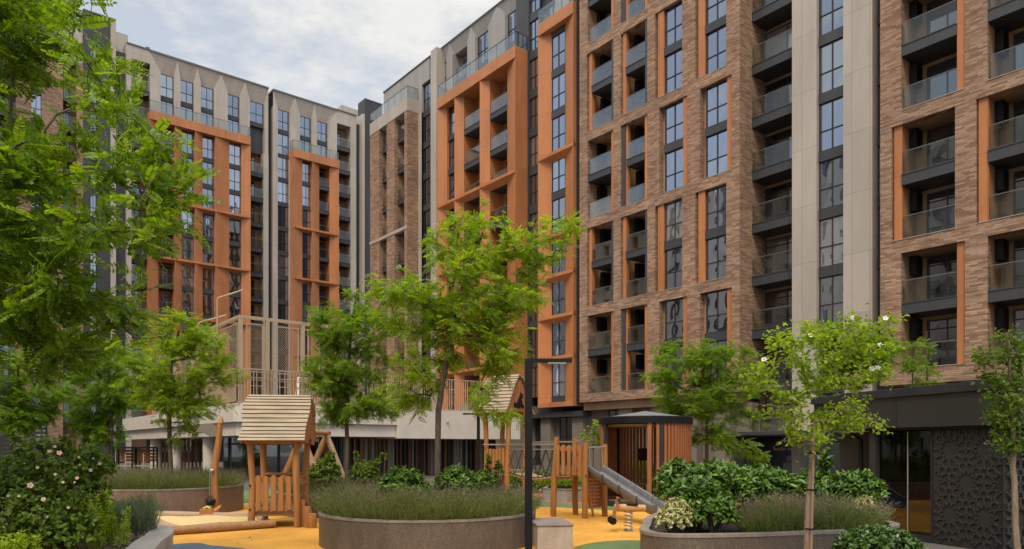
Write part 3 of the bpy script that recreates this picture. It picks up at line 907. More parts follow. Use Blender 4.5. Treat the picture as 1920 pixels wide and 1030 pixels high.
for (px, w_, h_) in ((258, 0.9, 0.7), (274, 0.4, 0.9)):
    cap.box(P(px, 4), P(px, 4) + w_, 4, 5, ZL, ZL + h_ + 0.9)
orange.split('orange_cladding', M['orange'], LB); beige.build('beige_cladding', M['beige'], LB); dark.split('spandrel_panel', M['dark'], LB)
ochre.build('balcony_wall', M['ochre'], LB); perf.split('perforated_screen', M['mesh_dark'], LB); cap.build('roof_edge', M['roofcap'], LB)
core.build('wall', M['dark'], LB); brick.build('brick_wall', M['brick'], LB)

# ---------------------------------------------------------------- building on the third side of the courtyard (it shows in the window glass)
OP = thing('apartment_building', 'plain beige apartment block mirrored in the window glass', 'building', (-46, 28, 0), math.radians(129))
FHo = 3.07
a = MB(); a.box(-26, 51.6, 1.0, 12, 0, 40); 
b = MB(); g = MB()
xs = [-26 + i * 3.25 for i in range(24)]
for i in range(23):
    a.box(xs[i], xs[i] + 1.9, 0.4, 1.0, 0, 40)
    for j in range(13):
        g.box(xs[i] + 1.9, xs[i] + 3.25, 0.9, 0.99, 1.0 + j * FHo, 2.8 + j * FHo)
        b.box(xs[i] + 1.9, xs[i] + 3.25, 0.6, 0.95, 2.8 + j * FHo, 1.0 + (j + 1) * FHo)
M['cream'] = panel_mat('sunlit_beige_panel', (0.72, 0.64, 0.54), 1.6, 3.07)  # beige lightened in the colour to imitate sunlight on this unlit front
a.build('wall', M['cream'], OP); b.build('spandrel_panel', M['cream'], OP)
tag(g.build('window', M['pane_low'], OP), kind='stuff')
# ================================================================== ground
def sheet(name, pts, z, mat, kind='structure'):
    m = MB(); n = len(pts)
    a = sum(pts[i][0] * pts[(i + 1) % n][1] - pts[(i + 1) % n][0] * pts[i][1] for i in range(n))
    if a < 0: pts = pts[::-1]
    m.add([(p[0], p[1], z) for p in pts], [tuple(range(n))])
    return tag(m.build(name, mat), kind=kind)
def smooth_loop(pts, k=8):
    """closed Catmull-Rom curve through the points"""
    out = []; n = len(pts)
    for i in range(n):
        p0, p1, p2, p3 = [Vector((*pts[(i + j - 1) % n][:2], 0)) for j in range(4)]
        for s in range(k):
            t = s / k
            q = 0.5 * ((2 * p1) + (p2 - p0) * t + (2 * p0 - 5 * p1 + 4 * p2 - p3) * t * t + (3 * p1 - p0 - 3 * p2 + p3) * t ** 3)
            out.append((q.x, q.y))
    return out
def rubber(name, c):
    return noise_mat(name, tuple(x * 0.80 for x in c), tuple(min(1, x * 1.12) for x in c), scale=160, rough=0.85, bump=0.5, bscale=220, detail=2, spec=0.2, lo=0.35, hi=0.65, big=(0.9, 0.74))
sheet('paving', [(-250, -120), (250, -120), (250, 400), (-250, 400)], 0, brick_mat('paving_slabs', (0.22, 0.2, 0.18), (0.17, 0.155, 0.14), (0.1, 0.09, 0.08), 0.6, 0.3, 0.008))
sheet('terracotta_path', smooth_loop([(-1, 30), (-2, 22), (3, 20), (8, 19), (10, 24), (4, 29)]), 0.004, rubber('terracotta_rubber', (0.36, 0.16, 0.085)))
sheet('green_rubber', smooth_loop([(-13, 25), (-12, 18), (-4, 19), (0, 20), (4, 18.8), (6, 17.8), (5.5, 20.8), (2.4, 21.9), (0.5, 24), (-4, 26), (-9, 31)]), 0.008, rubber('green_rubber', (0.13, 0.19, 0.075)))
sheet('yellow_rubber', smooth_loop([(-11, 21), (-11.5, 13), (-8, 10), (-3, 9), (2.2, 9), (6, 12), (6, 17), (4.6, 19), (2.8, 20.1), (0.85, 21.3), (-3, 22.3), (-8.5, 22.7)]), 0.012, rubber('yellow_rubber', (0.74, 0.36, 0.058)))
sheet('blue_rubber', smooth_loop([(-6.2, 13.1), (-5.4, 12.95), (-4.3, 12.2), (-4.0, 10.6), (-5, 9.5), (-8, 10)]), 0.016, rubber('blue_rubber', (0.10, 0.14, 0.17)))
sheet('green_rubber', smooth_loop([(1.1, 12.6), (1.7, 13.5), (2.5, 13.6), (3.2, 12.4), (2.4, 11.0), (1.4, 11.3)]), 0.016, M.get('gr') or bpy.data.materials['green_rubber'])

# ================================================================== planters
granite = noise_mat('granite', (0.10, 0.078, 0.062), (0.25, 0.20, 0.165), scale=45, rough=0.55, bump=0.15, detail=8, lo=0.34, hi=0.68)
granite_worn = None
def granite_mat(name, a, b):
    m, t, bs = new_mat(name); setp(bs, None, 0.5, 0, 0.4)
    c = N(t, 'ShaderNodeTexCoord')
    n = N(t, 'ShaderNodeTexNoise'); n.inputs['Scale'].default_value = 70; n.inputs['Detail'].default_value = 4
    t.links.new(c.outputs['Object'], n.inputs['Vector'])
    r = N(t, 'ShaderNodeValToRGB'); r.color_ramp.elements[0].position = 0.38; r.color_ramp.elements[0].color = (*a, 1); r.color_ramp.elements[1].position = 0.64; r.color_ramp.elements[1].color = (*b, 1)
    t.links.new(n.outputs['Fac'], r.inputs[0])
    mp = N(t, 'ShaderNodeMapping'); mp.inputs['Scale'].default_value = (1.3, 1.3, 0.55)
    t.links.new(c.outputs['Object'], mp.inputs[0])
    n2 = N(t, 'ShaderNodeTexNoise'); n2.inputs['Scale'].default_value = 1.6; n2.inputs['Detail'].default_value = 9; n2.inputs['Roughness'].default_value = 0.7
    t.links.new(mp.outputs[0], n2.inputs['Vector'])
    r2 = N(t, 'ShaderNodeValToRGB'); r2.color_ramp.elements[0].position = 0.38; r2.color_ramp.elements[0].color = (0.74, 0.73, 0.72, 1); r2.color_ramp.elements[1].position = 0.6; r2.color_ramp.elements[1].color = (1.06, 1.05, 1.04, 1)
    t.links.new(n2.outputs['Fac'], r2.inputs[0])
    mx = N(t, 'ShaderNodeMix', data_type='RGBA', blend_type='MULTIPLY'); mx.inputs['Factor'].default_value = 1
    t.links.new(r.outputs[0], mx.inputs['A']); t.links.new(r2.outputs[0], mx.inputs['B']); t.links.new(mx.outputs['Result'], bs.inputs['Base Color'])
    return m
GR_BROWN = granite_mat('brown_granite', (0.105, 0.072, 0.052), (0.23, 0.165, 0.122))
GR_GREY = granite_mat('grey_granite', (0.062, 0.052, 0.042), (0.155, 0.132, 0.108))
GR_PALE = granite_mat('pale_granite', (0.30, 0.26, 0.22), (0.46, 0.41, 0.36))
GR_TOP = granite_mat('granite_coping', (0.17, 0.15, 0.13), (0.28, 0.25, 0.22))
soil_m = noise_mat('soil', (0.025, 0.017, 0.011), (0.06, 0.04, 0.026), scale=25, rough=0.95, bump=0.8)
def inset(poly, d):
    n = len(poly); out = []
    a = sum(poly[i][0] * poly[(i + 1) % n][1] - poly[(i + 1) % n][0] * poly[i][1] for i in range(n))
    sg = 1 if a > 0 else -1
    for i in range(n):
        p, q, r = [Vector((*poly[(i + j - 1) % n], 0)) for j in range(3)]
        d1 = (q - p).normalized(); d2 = (r - q).normalized()
        n1 = Vector((-d1.y, d1.x, 0)) * sg; n2 = Vector((-d2.y, d2.x, 0)) * sg
        k = n1 + n2; k = k / max(0.4, k.dot(n1)) if k.length > 1e-6 else n1
        out.append((q.x + k.x * d, q.y + k.y * d))
    return out
def planter(poly, h, thick, label, mat, center, cap_h=0.04, group='granite planters of the courtyard', soil_drop=0.06, top=None):
    """wall ring with a coping and soil inside; poly in world metres"""
    t = thing('planter', label, 'planter', (*center, 0), 0, group)
    pl = [(x - center[0], y - center[1]) for x, y in poly]
    def ring(o, i, z0, z1, name, mt):
        n = len(o); a = sum(o[k][0] * o[(k + 1) % n][1] - o[(k + 1) % n][0] * o[k][1] for k in range(n))
        if a < 0: o = o[::-1]; i = i[::-1]
        m = MB()
        v = [(*p, z0) for p in o] + [(*p, z1) for p in o] + [(*p, z0) for p in i] + [(*p, z1) for p in i]
        f = []
        for k in range(n):
            k2 = (k + 1) % n
            f += [(k, k2, n + k2, n + k), (n + k, n + k2, 3 * n + k2, 3 * n + k), (2 * n + k2, 2 * n + k, 3 * n + k, 3 * n + k2)]
        m.add(v, f)
        return m.build(name, mt, t)
    ring(pl, inset(pl, thick), 0, h - cap_h, 'wall', mat)
    ring(inset(pl, -0.012), inset(pl, thick + 0.012), h - cap_h + 0.002, h, 'coping', top or GR_TOP)
    m = MB(); q = inset(pl, thick - 0.02); m.prism(q, h - soil_drop - 0.25, h - soil_drop)
    m.build('soil', soil_m, t)
    return t
def circle(c, r, n=48, sx=1.0, a0=0): return [(c[0] + r * sx * math.cos(2 * math.pi * k / n + a0), c[1] + r * math.sin(2 * math.pi * k / n + a0)) for k in range(n)]
PC = (-1.58, 13.65); PCR = 2.03
planter(circle(PC, PCR, 56), 0.60, 0.09, 'round grey granite planter with lavender and a tall slim tree, front centre', GR_GREY, PC)
PL_ = (-9.75, 20.1); PLR = 2.08
planter(circle(PL_, PLR, 48), 0.72, 0.08, 'round brown granite planter behind the sand pit, filled with lavender', GR_BROWN, PL_)
PM = (-4.45, 19.9); PMR = 2.0
planter(circle(PM, PMR, 48), 0.60, 0.08, 'round brown granite planter half hidden behind the near playhouse', GR_BROWN, PM)
poly_fl = smooth_loop([(-6.47, 12.6), (-5.75, 12.05), (-5.33, 11.2), (-5.05, 10.3), (-4.67, 9.2), (-4.4, 7.6), (-4.6, 5.6), (-7, 4.2), (-11, 5), (-13, 9), (-12, 12), (-8.6, 12.9)], 5)
planter(poly_fl, 0.45, 0.34, 'low planter with a broad curved granite kerb and bark mulch, front left', GR_PALE, (-8, 9), cap_h=0.10, top=GR_PALE)
poly_fr = smooth_loop([(2.45, 12.9), (2.12, 11.6), (1.95, 10.75), (2.25, 10.25), (3.3, 10.3), (4.4, 10.58), (5.6, 10.95), (6.35, 11.8), (6.1, 13.0), (4.5, 14.3), (3.2, 14.2)], 5)
planter(poly_fr, 0.55, 0.12, 'kidney shaped grey granite planter with laurel and variegated shrubs, front right', GR_GREY, (4, 12), cap_h=0.05)
lowp = [at(1018, 24.0, 0), at(1062, 23.2, 0), at(1090, 23.6, 0), at(1078, 25.6, 0), at(1030, 26.2, 0)]
planter([(p.x, p.y) for p in lowp], 0.42, 0.1, 'small angular pale granite planter behind the climbing tower', GR_PALE, (1.8, 24.6))
# granite bench beside the central planter
b = MB(); b.box(0, 0.62, 0, 1.1, 0, 0.42); bo = b.build('granite_bench', [GR_PALE], None, (0.44, 12.35, 0), 0.12, 0.008)
tag(bo, 'pale granite block bench standing beside the round front planter', 'bench')
b = MB(); b.box(-0.015, 0.635, -0.015, 1.1, 0.424, 0.46); b.build('seat', GR_TOP, bo, bevel=0.006)

# ================================================================== play equipment
def logw(name, a, b): return wood_mat(name, a, b, 'z', 0.55, 5, 0.35)
W_LOG = logw('robinia_log', (0.25, 0.10, 0.028), (0.40, 0.185, 0.06))
W_RAIL = wood_mat('robinia_board', (0.27, 0.105, 0.032), (0.41, 0.19, 0.062), 'z', 0.55, 5)
W_ROOF = wood_mat('weathered_plank', (0.21, 0.16, 0.105), (0.46, 0.37, 0.26), 'x', 0.8, 5)
W_GABLE = wood_mat('gable_board', (0.25, 0.095, 0.032), (0.42, 0.185, 0.07), 'z', 0.6, 5)
W_GREY = wood_mat('weathered_log', (0.25, 0.165, 0.095), (0.42, 0.30, 0.19), 'x', 0.8, 5)
def log(mb, a, b, r, n=10, bend=0.03, k=9, taper_=0.08, m=0):
    a = Vector(a); b = Vector(b); L = (b - a).length
    d = (b - a).normalized(); s = d.orthogonal().normalized(); u = d.cross(s)
    p1, p2 = random.uniform(0, 6), random.uniform(0, 6)
    pts = []; rad = []
    for i in range(k + 1):
        t = i / k
        w = math.sin(t * math.pi) * bend * L
        pts.append(a.lerp(b, t) + s * (w * math.sin(p1 + 2.2 * t)) + u * (w * math.sin(p2 + 3.1 * t)))
        rad.append(r * (1 - taper_ * t) * (1 + 0.05 * math.sin(7 * t + p1) + random.uniform(-0.03, 0.03)))
    rad[0] *= 0.97; rad[-1] *= 0.94
    return mb.tube(pts, rad, n, m, True, 0.03)
def roof_profile(t):
    """outline of the wavy shingled roof: t 0 ridge .. 1 eave, offset away from the straight slope"""
    return 0.055 * math.sin(t * math.pi * 2.0) + 0.03 * math.sin(t * math.pi)
def playhouse(loc, rz, w, d, eave, ridge, deck, label, gable_deco, over=0.26, post_r=0.078):
    """local x along the ridge, y to the back; posts at the corners"""
    t = thing('playhouse', label, 'playhouse', loc, rz, 'wooden playhouses')
    for (x, y) in ((0, 0), (w, 0), (0, d), (w, d)):
        m = MB(); log(m, (x, y, 0), (x + random.uniform(-.03, .03), y, eave + (0.12 if y else 0.12)), post_r, 12, 0.018)
        for zz in (0.42, 0.95):
            m.tube([(x + 0.0, y - post_r - 0.012, zz), (x, y - post_r + 0.02, zz)], 0.022, 8, 1)
        m.build('post', [W_LOG, M['black']], t)
    # roof: two slopes of wavy planks
    rf = MB(); n = 13
    ye, yr = -0.30, d / 2
    for side in (0, 1):
        for i in range(n):
            t0, t1 = i / n, (i + 1) / n
            def pt(tt, lift):
                y = yr + (ye - yr) * tt; z = ridge + (eave - 0.02 - ridge) * tt
                ny, nz = (ridge - eave), (yr - ye)
                l = math.hypot(ny, nz); off = roof_profile(tt) + lift
                y -= ny / l * off * 1.0; z += nz / l * off
                if side: y = 2 * yr - y
                return y, z
            ov = over + 0.05 * math.sin(t0 * 5.2 + 0.5) - 0.09 * (1 - t0) + random.uniform(-.006, .006)
            gap = 0.045
            (ya, za), (yb_, zb) = pt(t0 + gap / n, 0.028), pt(t1 - gap / n, 0.05)
            (yc, zc), (yd, zd) = pt(t1 - gap / n, 0.012), pt(t0 + gap / n, -0.008)
            x0, x1 = -ov, w + ov
            v = [(x0, ya, za), (x1, ya, za), (x1, yb_, zb), (x0, yb_, zb), (x0, yd, zd), (x1, yd, zd), (x1, yc, zc), (x0, yc, zc)]
            rf.add(v, [(0, 3, 2, 1), (4, 5, 6, 7), (0, 1, 5, 4), (1, 2, 6, 5), (2, 3, 7, 6), (3, 0, 4, 7)])
    rf.build('roof', W_ROOF, t)
    # gables: boards cut to the roof line
    for gx in (-over + 0.09, w + over - 0.13):
        g = MB(); nb = 9
        for i in range(nb):
            ya = -0.24 + (d + 0.48) * i / nb; yb_ = -0.24 + (d + 0.48) * (i + 1) / nb - 0.012
            def top(y): 
                q = abs(y - yr) / (yr - ye); return ridge + (eave - ridge) * min(q, 1) - 0.05
            mid = (ya + yb_) / 2
            bot = eave - 0.06 + 0.05 * math.sin(i * 1.7) + 0.10 * max(0, 1 - abs(mid - yr) / (0.4 * d))
            za, zb = max(top(ya), bot + 0.02), max(top(yb_), bot + 0.02)
            v = [(gx, ya, bot), (gx, yb_, bot), (gx, yb_, zb), (gx, ya, za), (gx + 0.04, ya, bot), (gx + 0.04, yb_, bot), (gx + 0.04, yb_, zb), (gx + 0.04, ya, za)]
            g.add(v, [(0, 3, 2, 1), (4, 5, 6, 7), (0, 1, 5, 4), (1, 2, 6, 5), (2, 3, 7, 6), (3, 0, 4, 7)])
        g.build('gable_board', W_GABLE, t)
    b = MB()
    for y in (0, d): log(b, (-0.1, y, eave - 0.02), (w + 0.1, y, eave - 0.02), 0.055, 8, 0.01)
    b.build('beam', W_LOG, t)
    # deck
    b = MB(); nb = 7
    for i in range(nb):
        b.box(0.02, w - 0.02, -0.02 + (d + 0.04) * i / nb, -0.02 + (d + 0.04) * (i + 1) / nb - 0.012, deck - 0.05, deck)
    b.box(-0.04, w + 0.10, 0.03, 0.07, deck - 0.15, deck - 0.055)
    b.build('deck', W_GREY, t)
    return t
def pickets(t, a, b, z0, z1, n, name='picket_panel', wide=0.105, rail_z=None):
    """picket panel from a to b (x, y), pickets standing in front of one top rail and one bottom rail"""
    m = MB(); a = Vector((*a, 0)); b = Vector((*b, 0)); d = (b - a).normalized(); nn = Vector((d.y, -d.x, 0))
    L = (b - a).length
    m.bar(a + Vector((0, 0, z1 - 0.09)), b + Vector((0, 0, z1 - 0.09)), 0.05, 0.11)
    m.bar(a + Vector((0, 0, z0 + 0.12)), b + Vector((0, 0, z0 + 0.12)), 0.05, 0.09)
    for i in range(n):
        c = a + d * (L * (i + 0.5) / n) + nn * 0.048
        w = wide / 2; za, zb = z0 + random.uniform(-.02, .02), z1 + random.uniform(-.015, .03)
        o = random.uniform(-.006, .006)
        pr = [(-w, za), (w, za), (w * 1.0, (za + zb) / 2), (w, zb - 0.03), (w * 0.5, zb), (-w * 0.5, zb), (-w, zb - 0.03)]
        v = [c + d * (x + o) + Vector((0, 0, z)) + nn * 0.02 for x, z in pr] + [c + d * (x + o) + Vector((0, 0, z)) - nn * 0.02 for x, z in pr]
        k = len(pr)
        m.add(v, [tuple(range(k)), tuple(range(2 * k - 1, k - 1, -1))] + [(j, j + k, (j + 1) % k + k, (j + 1) % k) for j in range(k)])
    return m.build(name, W_RAIL, t)
# near playhouse
hx = at(470, 15.75, 0)
H1 = playhouse((hx.x, hx.y, 0), 0.13, 0.99, 1.45, 1.93, 2.98, 0.42, 'small timber playhouse with a wavy plank roof and picket front beside the sand pit', True)
pickets(H1, (0.10, -0.02), (0.90, -0.02), 0.40, 1.16, 5)
m = MB()
for y, z in ((1.45, 1.15), (1.45, 0.6)): m.tube([(0, y, z), (0.99, y, z)], 0.03, 8)
for z in (0.95, 1.12):
    m.tube([(0.99, 0, z), (0.99, 1.45, z)], 0.025, 8)
m.build('side_rail', W_LOG, H1)
for i, (px, h_, Y) in enumerate(((566, 0.62, 16.0), (575.5, 0.47, 15.95), (584.5, 0.33, 15.8))):
    p = at(px, Y, 0); s_ = MB(); log(s_, (0, 0, 0), (0, 0, h_), 0.085 + 0.012 * i, 14, 0.0, 4, 0.0)
    o = s_.build('log_stump', W_LOG, None, p)
    tag(o, ['tallest of the three log stumps against the playhouse post', 'middle log stump in the row of three by the playhouse', 'shortest log stump at the right of the playhouse'][i], 'stump', 'stepping stumps by the playhouse')
# far playhouse on tall posts
hx = at(910, 21.2, 0)
H2 = playhouse((hx.x, hx.y, 0), -0.60, 0.80, 0.95, 2.78, 3.92, 1.12, 'tall timber playhouse on stilts at the end of the rope bridge', True, over=0.19, post_r=0.078)
pickets(H2, (0.05, 0.0), (0.75, 0.0), 1.15, 1.75, 6, wide=0.085)
m = MB(); m.tube([(0, -.1, 1.86), (0.80, -.1, 1.86)], 0.022, 8); m.build('hand_rail', M['steel'], H2)
m = MB()   # dark cut-out of a leaping horse on the gable
hp = [(-0.42, 0.02), (-0.38, 0.14), (-0.25, 0.10), (-0.12, 0.22), (0.0, 0.40), (0.05, 0.52), (0.10, 0.42), (0.20, 0.50), (0.17, 0.36), (0.10, 0.30), (0.16, 0.12), (0.28, 0.0), (0.24, -0.06), (0.10, 0.02), (-0.05, -0.06), (-0.2, -0.02), (-0.32, -0.06)]
k = len(hp); X_ = 0.80 + 0.19 - 0.085
v = [(X_, 0.47 + y * 0.75, 2.98 + z * 0.8) for y, z in hp] + [(X_ + 0.03, 0.47 + y * 0.75, 2.98 + z * 0.8) for y, z in hp]
m.add(v, [tuple(range(k))[::-1], tuple(range(k, 2 * k))] + [(j, (j + 1) % k, (j + 1) % k + k, j + k) for j in range(k)])
m.build('animal_plate', M['black'], H2)
# climbing tower with slide
TW = thing('climbing_tower', 'timber tower with picket rail that carries the grey slide', 'tower', (1.06, 18.38, 0), 0)
TP = [((0, 0), (0.09, 0.0), 2.05), ((0.62, 0.52), (0.60, 0.52), 2.02), ((0.76, -0.48), (0.78, -0.48), 1.92), ((1.33, 0.04), (1.32, 0.04), 1.87)]
for a, b_, h_ in TP:
    m = MB(); log(m, (*a, 0), (*b_, h_), 0.078, 12, 0.012); m.tube([(b_[0], b_[1] - 0.1, 1.08), (b_[0], b_[1] - 0.06, 1.08)], 0.022, 8, 1)
    m.build('post', [W_LOG, M['black']], TW)
pickets(TW, (0.07, -0.05), (0.74, -0.46), 1.08, 1.84, 5, wide=0.095)
m = MB()
for i in range(6):
    t0 = i / 6
    a = Vector((0.05, 0.02, 1.08)).lerp(Vector((0.62, 0.5, 1.08)), t0); b_ = Vector((0.74, -0.44, 1.08)).lerp(Vector((1.3, 0.04, 1.08)), t0)
    m.bar(a + Vector((0.05, 0.05, 0)), b_ + Vector((0.05, 0.05, 0)), 0.13, 0.05)
m.build('deck', W_RAIL, TW)
m = MB()
a, b_ = Vector((0.80, -0.45, 0)), Vector((1.36, 0.02, 0))
m.tube([a + Vector((0, 0, 1.78)), b_ + Vector((0, 0, 1.80))], 0.02, 8)
for q in (0.15, 0.78):
    c = a.lerp(b_, q); m.tube([c + Vector((0, 0, 1.78)), c + Vector((0.0, 0, 1.6)), c + Vector((0.03, -.03, 1.15))], 0.016, 8)
m.build('grab_bar', M['steel'], TW)
# sloping climbing board under the deck
m = MB(); nb = 9
A0, A1 = Vector((0.84, 0.02, 1.04)), Vector((1.28, 0.34, 1.04)); B0_, B1_ = Vector((0.98, -0.30, 0.16)), Vector((1.34, -0.02, 0.16))
A0, A1, B0_, B1_ = Vector((0.80, -0.2, 1.05)), Vector((1.16, 0.1, 1.05)), Vector((0.90, -0.08, 0.22)), Vector((1.36, 0.30, 0.22))
for i in range(nb):
    t0, t1 = i / nb, (i + 0.9) / nb
    m.add([A0.lerp(B0_, t0), A1.lerp(B1_, t0), A1.lerp(B1_, t1), A0.lerp(B0_, t1)] + [p + Vector((0.02, 0.05, 0)) for p in (A0.lerp(B0_, t0), A1.lerp(B1_, t0), A1.lerp(B1_, t1), A0.lerp(B0_, t1))],
          [(0, 1, 2, 3), (7, 6, 5, 4), (0, 4, 5, 1), (1, 5, 6, 2), (2, 6, 7, 3), (3, 7, 4, 0)])
m.bar(A0 + Vector((0, -.03, 0)), B0_ + Vector((0.12, -.03, -0.2)), 0.035, 0.05); m.bar(A1 + Vector((0, -.03, 0)), B1_ + Vector((0.0, -.03, -0.0)), 0.035, 0.05)
m.build('climbing_board', W_GABLE, TW)
# slide
SLM = noise_mat('grey_plastic', (0.095, 0.092, 0.09), (0.135, 0.13, 0.125), scale=3, rough=0.3, spec=0.6)
s0 = Vector((1.06 + 1.05, 18.38 - 0.22, 1.12)); s1 = Vector((3.42, 16.05, 0.20))
SL = thing('slide', 'grey plastic slide running down from the timber tower towards the laurel planter', 'slide', (s0.x, s0.y, 0), 0)
d = (s1 - s0); dh = Vector((d.x, d.y, 0)).normalized(); side = Vector((dh.y, -dh.x, 0))
def cross(c, tz):
    """U section"""
    pr = [(-0.27, 0.21), (-0.25, 0.235), (-0.22, 0.21), (-0.205, 0.10), (-0.17, 0.03), (-0.08, 0.0), (0.08, 0.0), (0.17, 0.03), (0.205, 0.10), (0.22, 0.21), (0.25, 0.235), (0.27, 0.21),
          (0.275, 0.1), (0.22, -0.02), (0.1, -0.055), (-0.1, -0.055), (-0.22, -0.02), (-0.275, 0.1)]
    return [c + side * x + Vector((0, 0, z)) for x, z in pr]
def slide_mesh(t0, t1):
    m = MB(); prev = None; K = 10
    for i in range(K + 1):
        t = t0 + (t1 - t0) * i / K
        c = s0 + d * t
        zz = s0.z + (s1.z - s0.z) * t
        zz += 0.06 * max(0, 0.08 - t) / 0.08 * 0 + (0.10 * max(0, (t - 0.86) / 0.14) ** 2)
        c = Vector((c.x - s0.x, c.y - s0.y, zz))
        ring = cross(c, 0)
        if prev is not None:
            n = len(ring)
            m.add(prev + ring, [(j, (j + 1) % n, n + (j + 1) % n, n + j) for j in range(n)], 0, True)
        else: m.add(ring, [tuple(range(len(ring)))[::-1]])
        prev = ring
    m.add(prev, [tuple(range(len(prev)))])
    return m
nseg = 4
for i in range(nseg):
    o = slide_mesh(i / nseg + 0.003, (i + 1) / nseg - 0.003).build('chute', SLM, SL)
m = MB()
for i in range(1, nseg):
    t = i / nseg; c = s0 + d * t; c = Vector((c.x - s0.x, c.y - s0.y, c.z))
    r0 = [p + (p - c).normalized() * 0.008 for p in cross(c - d.normalized() * 0.02, 0)]; r1 = [p + (p - c).normalized() * 0.008 for p in cross(c + d.normalized() * 0.02, 0)]
    n = len(r0); m.add(r0 + r1, [(j, (j + 1) % n, n + (j + 1) % n, n + j) for j in range(n)])
m.build('joint_band', M['frame'], SL)
# rope bridge
h2 = H2.matrix_basis
BA = Vector((hx.x, hx.y, 0)) + Vector((0.80 * math.cos(-.60) , 0.80 * math.sin(-.60), 0)); BB = Vector((1.1, 18.4, 0))
BG = thing('rope_bridge', 'rope net bridge with steel handrails between the stilted playhouse and the tower', 'bridge', BA, 0)
dv_ = BB - BA; Lb = dv_.length; db = dv_.normalized(); nb_ = Vector((-db.y, db.x, 0))
m = MB()
for o_, z in ((0.0, 1.86), (0.75, 1.93)):
    m.tube([nb_ * o_ + Vector((0, 0, z)), dv_ + nb_ * o_ + Vector((0, 0, z))], 0.022, 8)
    m.tube([nb_ * o_ + Vector((0, 0, z - 0.13)), dv_ + nb_ * o_ + Vector((0, 0, z - 0.13))], 0.014, 8) if o_ == 0 else None
m.build('hand_rail', M['steel'], BG)
m = MB(); nr = 6
for o_ in (0.0, 0.75):
    m = MB()
    for i in range(nr):
        a = dv_ * (i / nr); c = dv_ * ((i + 1) / nr)
        za = 1.08 - 0.12 * math.sin(math.pi * i / nr); zc = 1.08 - 0.12 * math.sin(math.pi * (i + 1) / nr)
        m.tube([a + nb_ * o_ + Vector((0, 0, 1.73)), c + nb_ * o_ + Vector((0, 0, zc))], 0.009, 6)
        m.tube([c + nb_ * o_ + Vector((0, 0, 1.73)), a + nb_ * o_ + Vector((0, 0, za))], 0.009, 6)
        m.tube([a + nb_ * o_ + Vector((0, 0, za)), c + nb_ * o_ + Vector((0, 0, zc))], 0.014, 6)
    m.build('rope_net', M['black'], BG)
m = MB()
for i in range(1, 12):
    p = dv_ * (i / 12); z = 1.04 - 0.12 * math.sin(math.pi * i / 12)
    m.tube([p + Vector((0, 0, z)), p + nb_ * 0.75 + Vector((0, 0, z))], 0.035, 8)
m.build('rung', W_GREY, BG)
# spring rider
sp = at(1178, 15.2, 0)
SR = thing('spring_rider', 'log spring rider with a black seat and wheel shaped footplate on a steel coil', 'spring rider', sp, 0)
m = MB(); pts = []
for i in range(120):
    t = i / 119; a = t * 5.5 * 2 * math.pi
    pts.append((0.085 * math.cos(a), 0.085 * math.sin(a), 0.02 + 0.40 * t))
m.tube(pts, 0.012, 6); m.tube([(0, 0, 0.012), (0, 0, 0.03)], 0.11, 16); m.tube([(0, 0, 0.41), (0, 0, 0.44)], 0.10, 16)
m.build('coil_spring', M['steel'], SR)
m = MB(); log(m, (-0.30, -0.05, 0.51), (0.36, 0.05, 0.49), 0.082, 14, 0.0, 6, 0.0); m.build('log_body', wood_mat('pale_log', (0.42, 0.22, 0.09), (0.58, 0.34, 0.16), 'x', 0.55, 5), SR)
m = MB(); m.box(-0.05, 0.20, -0.10, 0.12, 0.575, 0.60); m.build('seat_pad', M['black'], SR, bevel=0.01)
m = MB()
for y in (-0.14, 0.06):
    m.bar((-0.33, y, 0.25), (-0.22, y + 0.02, 0.74), 0.03, 0.09, up=(0, 1, 0))
m.build('head_board', W_GABLE, SR)
m = MB(); m.tube([(-0.23, -0.22, 0.68), (-0.23, 0.14, 0.70)], 0.016, 8)
for y in (-0.24, 0.15): m.tube([(-0.23, y, 0.685), (-0.23, y + 0.02, 0.685)], 0.024, 12)
m.build('handle', M['black'], SR)
m = MB(); m.tube([(-0.35, -0.20, 0.24), (-0.35, -0.16, 0.24)], 0.078, 20); m.tube([(-0.35, 0.08, 0.24), (-0.35, 0.12, 0.24)], 0.078, 20); m.tube([(-0.35, -0.30, 0.20), (-0.35, 0.22, 0.20)], 0.018, 8)
m.build('foot_plate', M['black'], SR)
# sand pit
pit = [at(337, 14.6, 0), at(505, 15.75, 0), at(486, 17.6, 0), at(268, 17.9, 0)]
c0 = sum(pit, Vector()) / 4
SP = thing('sand_pit', 'sand pit framed by weathered logs in front of the left planter', 'sand pit', c0, 0)
for i in range(4):
    a, b_ = pit[i] - c0, pit[(i + 1) % 4] - c0
    e_ = (b_ - a).normalized() * 0.12
    m = MB(); log(m, a - e_ * (1 if i % 2 == 0 else -0.6) + Vector((0, 0, 0.105)), b_ + e_ * (1 if i % 2 == 0 else -0.6) + Vector((0, 0, 0.105)), 0.10, 12, 0.01)
    m.build('log_edge', W_GREY if i else wood_mat('brown_log', (0.24, 0.125, 0.055), (0.42, 0.25, 0.12), 'x', 0.7, 5), SP)
m = MB(); n = 24; v = []
for j in range(n + 1):
    for i in range(n + 1):
        s_, t_ = i / n, j / n
        p = (pit[0].lerp(pit[1], s_)).lerp(pit[3].lerp(pit[2], s_), t_) - c0
        edge = min(s_, 1 - s_, t_, 1 - t_)
        z = 0.05 + min(edge, .25) * 0.35 + 0.02 * math.sin(9 * s_ + 3) * math.sin(11 * t_) + random.uniform(0, .012)
        v.append((p.x, p.y, z))
m.add(v, [(a * (n + 1) + c, a * (n + 1) + c + 1, (a + 1) * (n + 1) + c + 1, (a + 1) * (n + 1) + c) for a in range(n) for c in range(n)], 0, True)
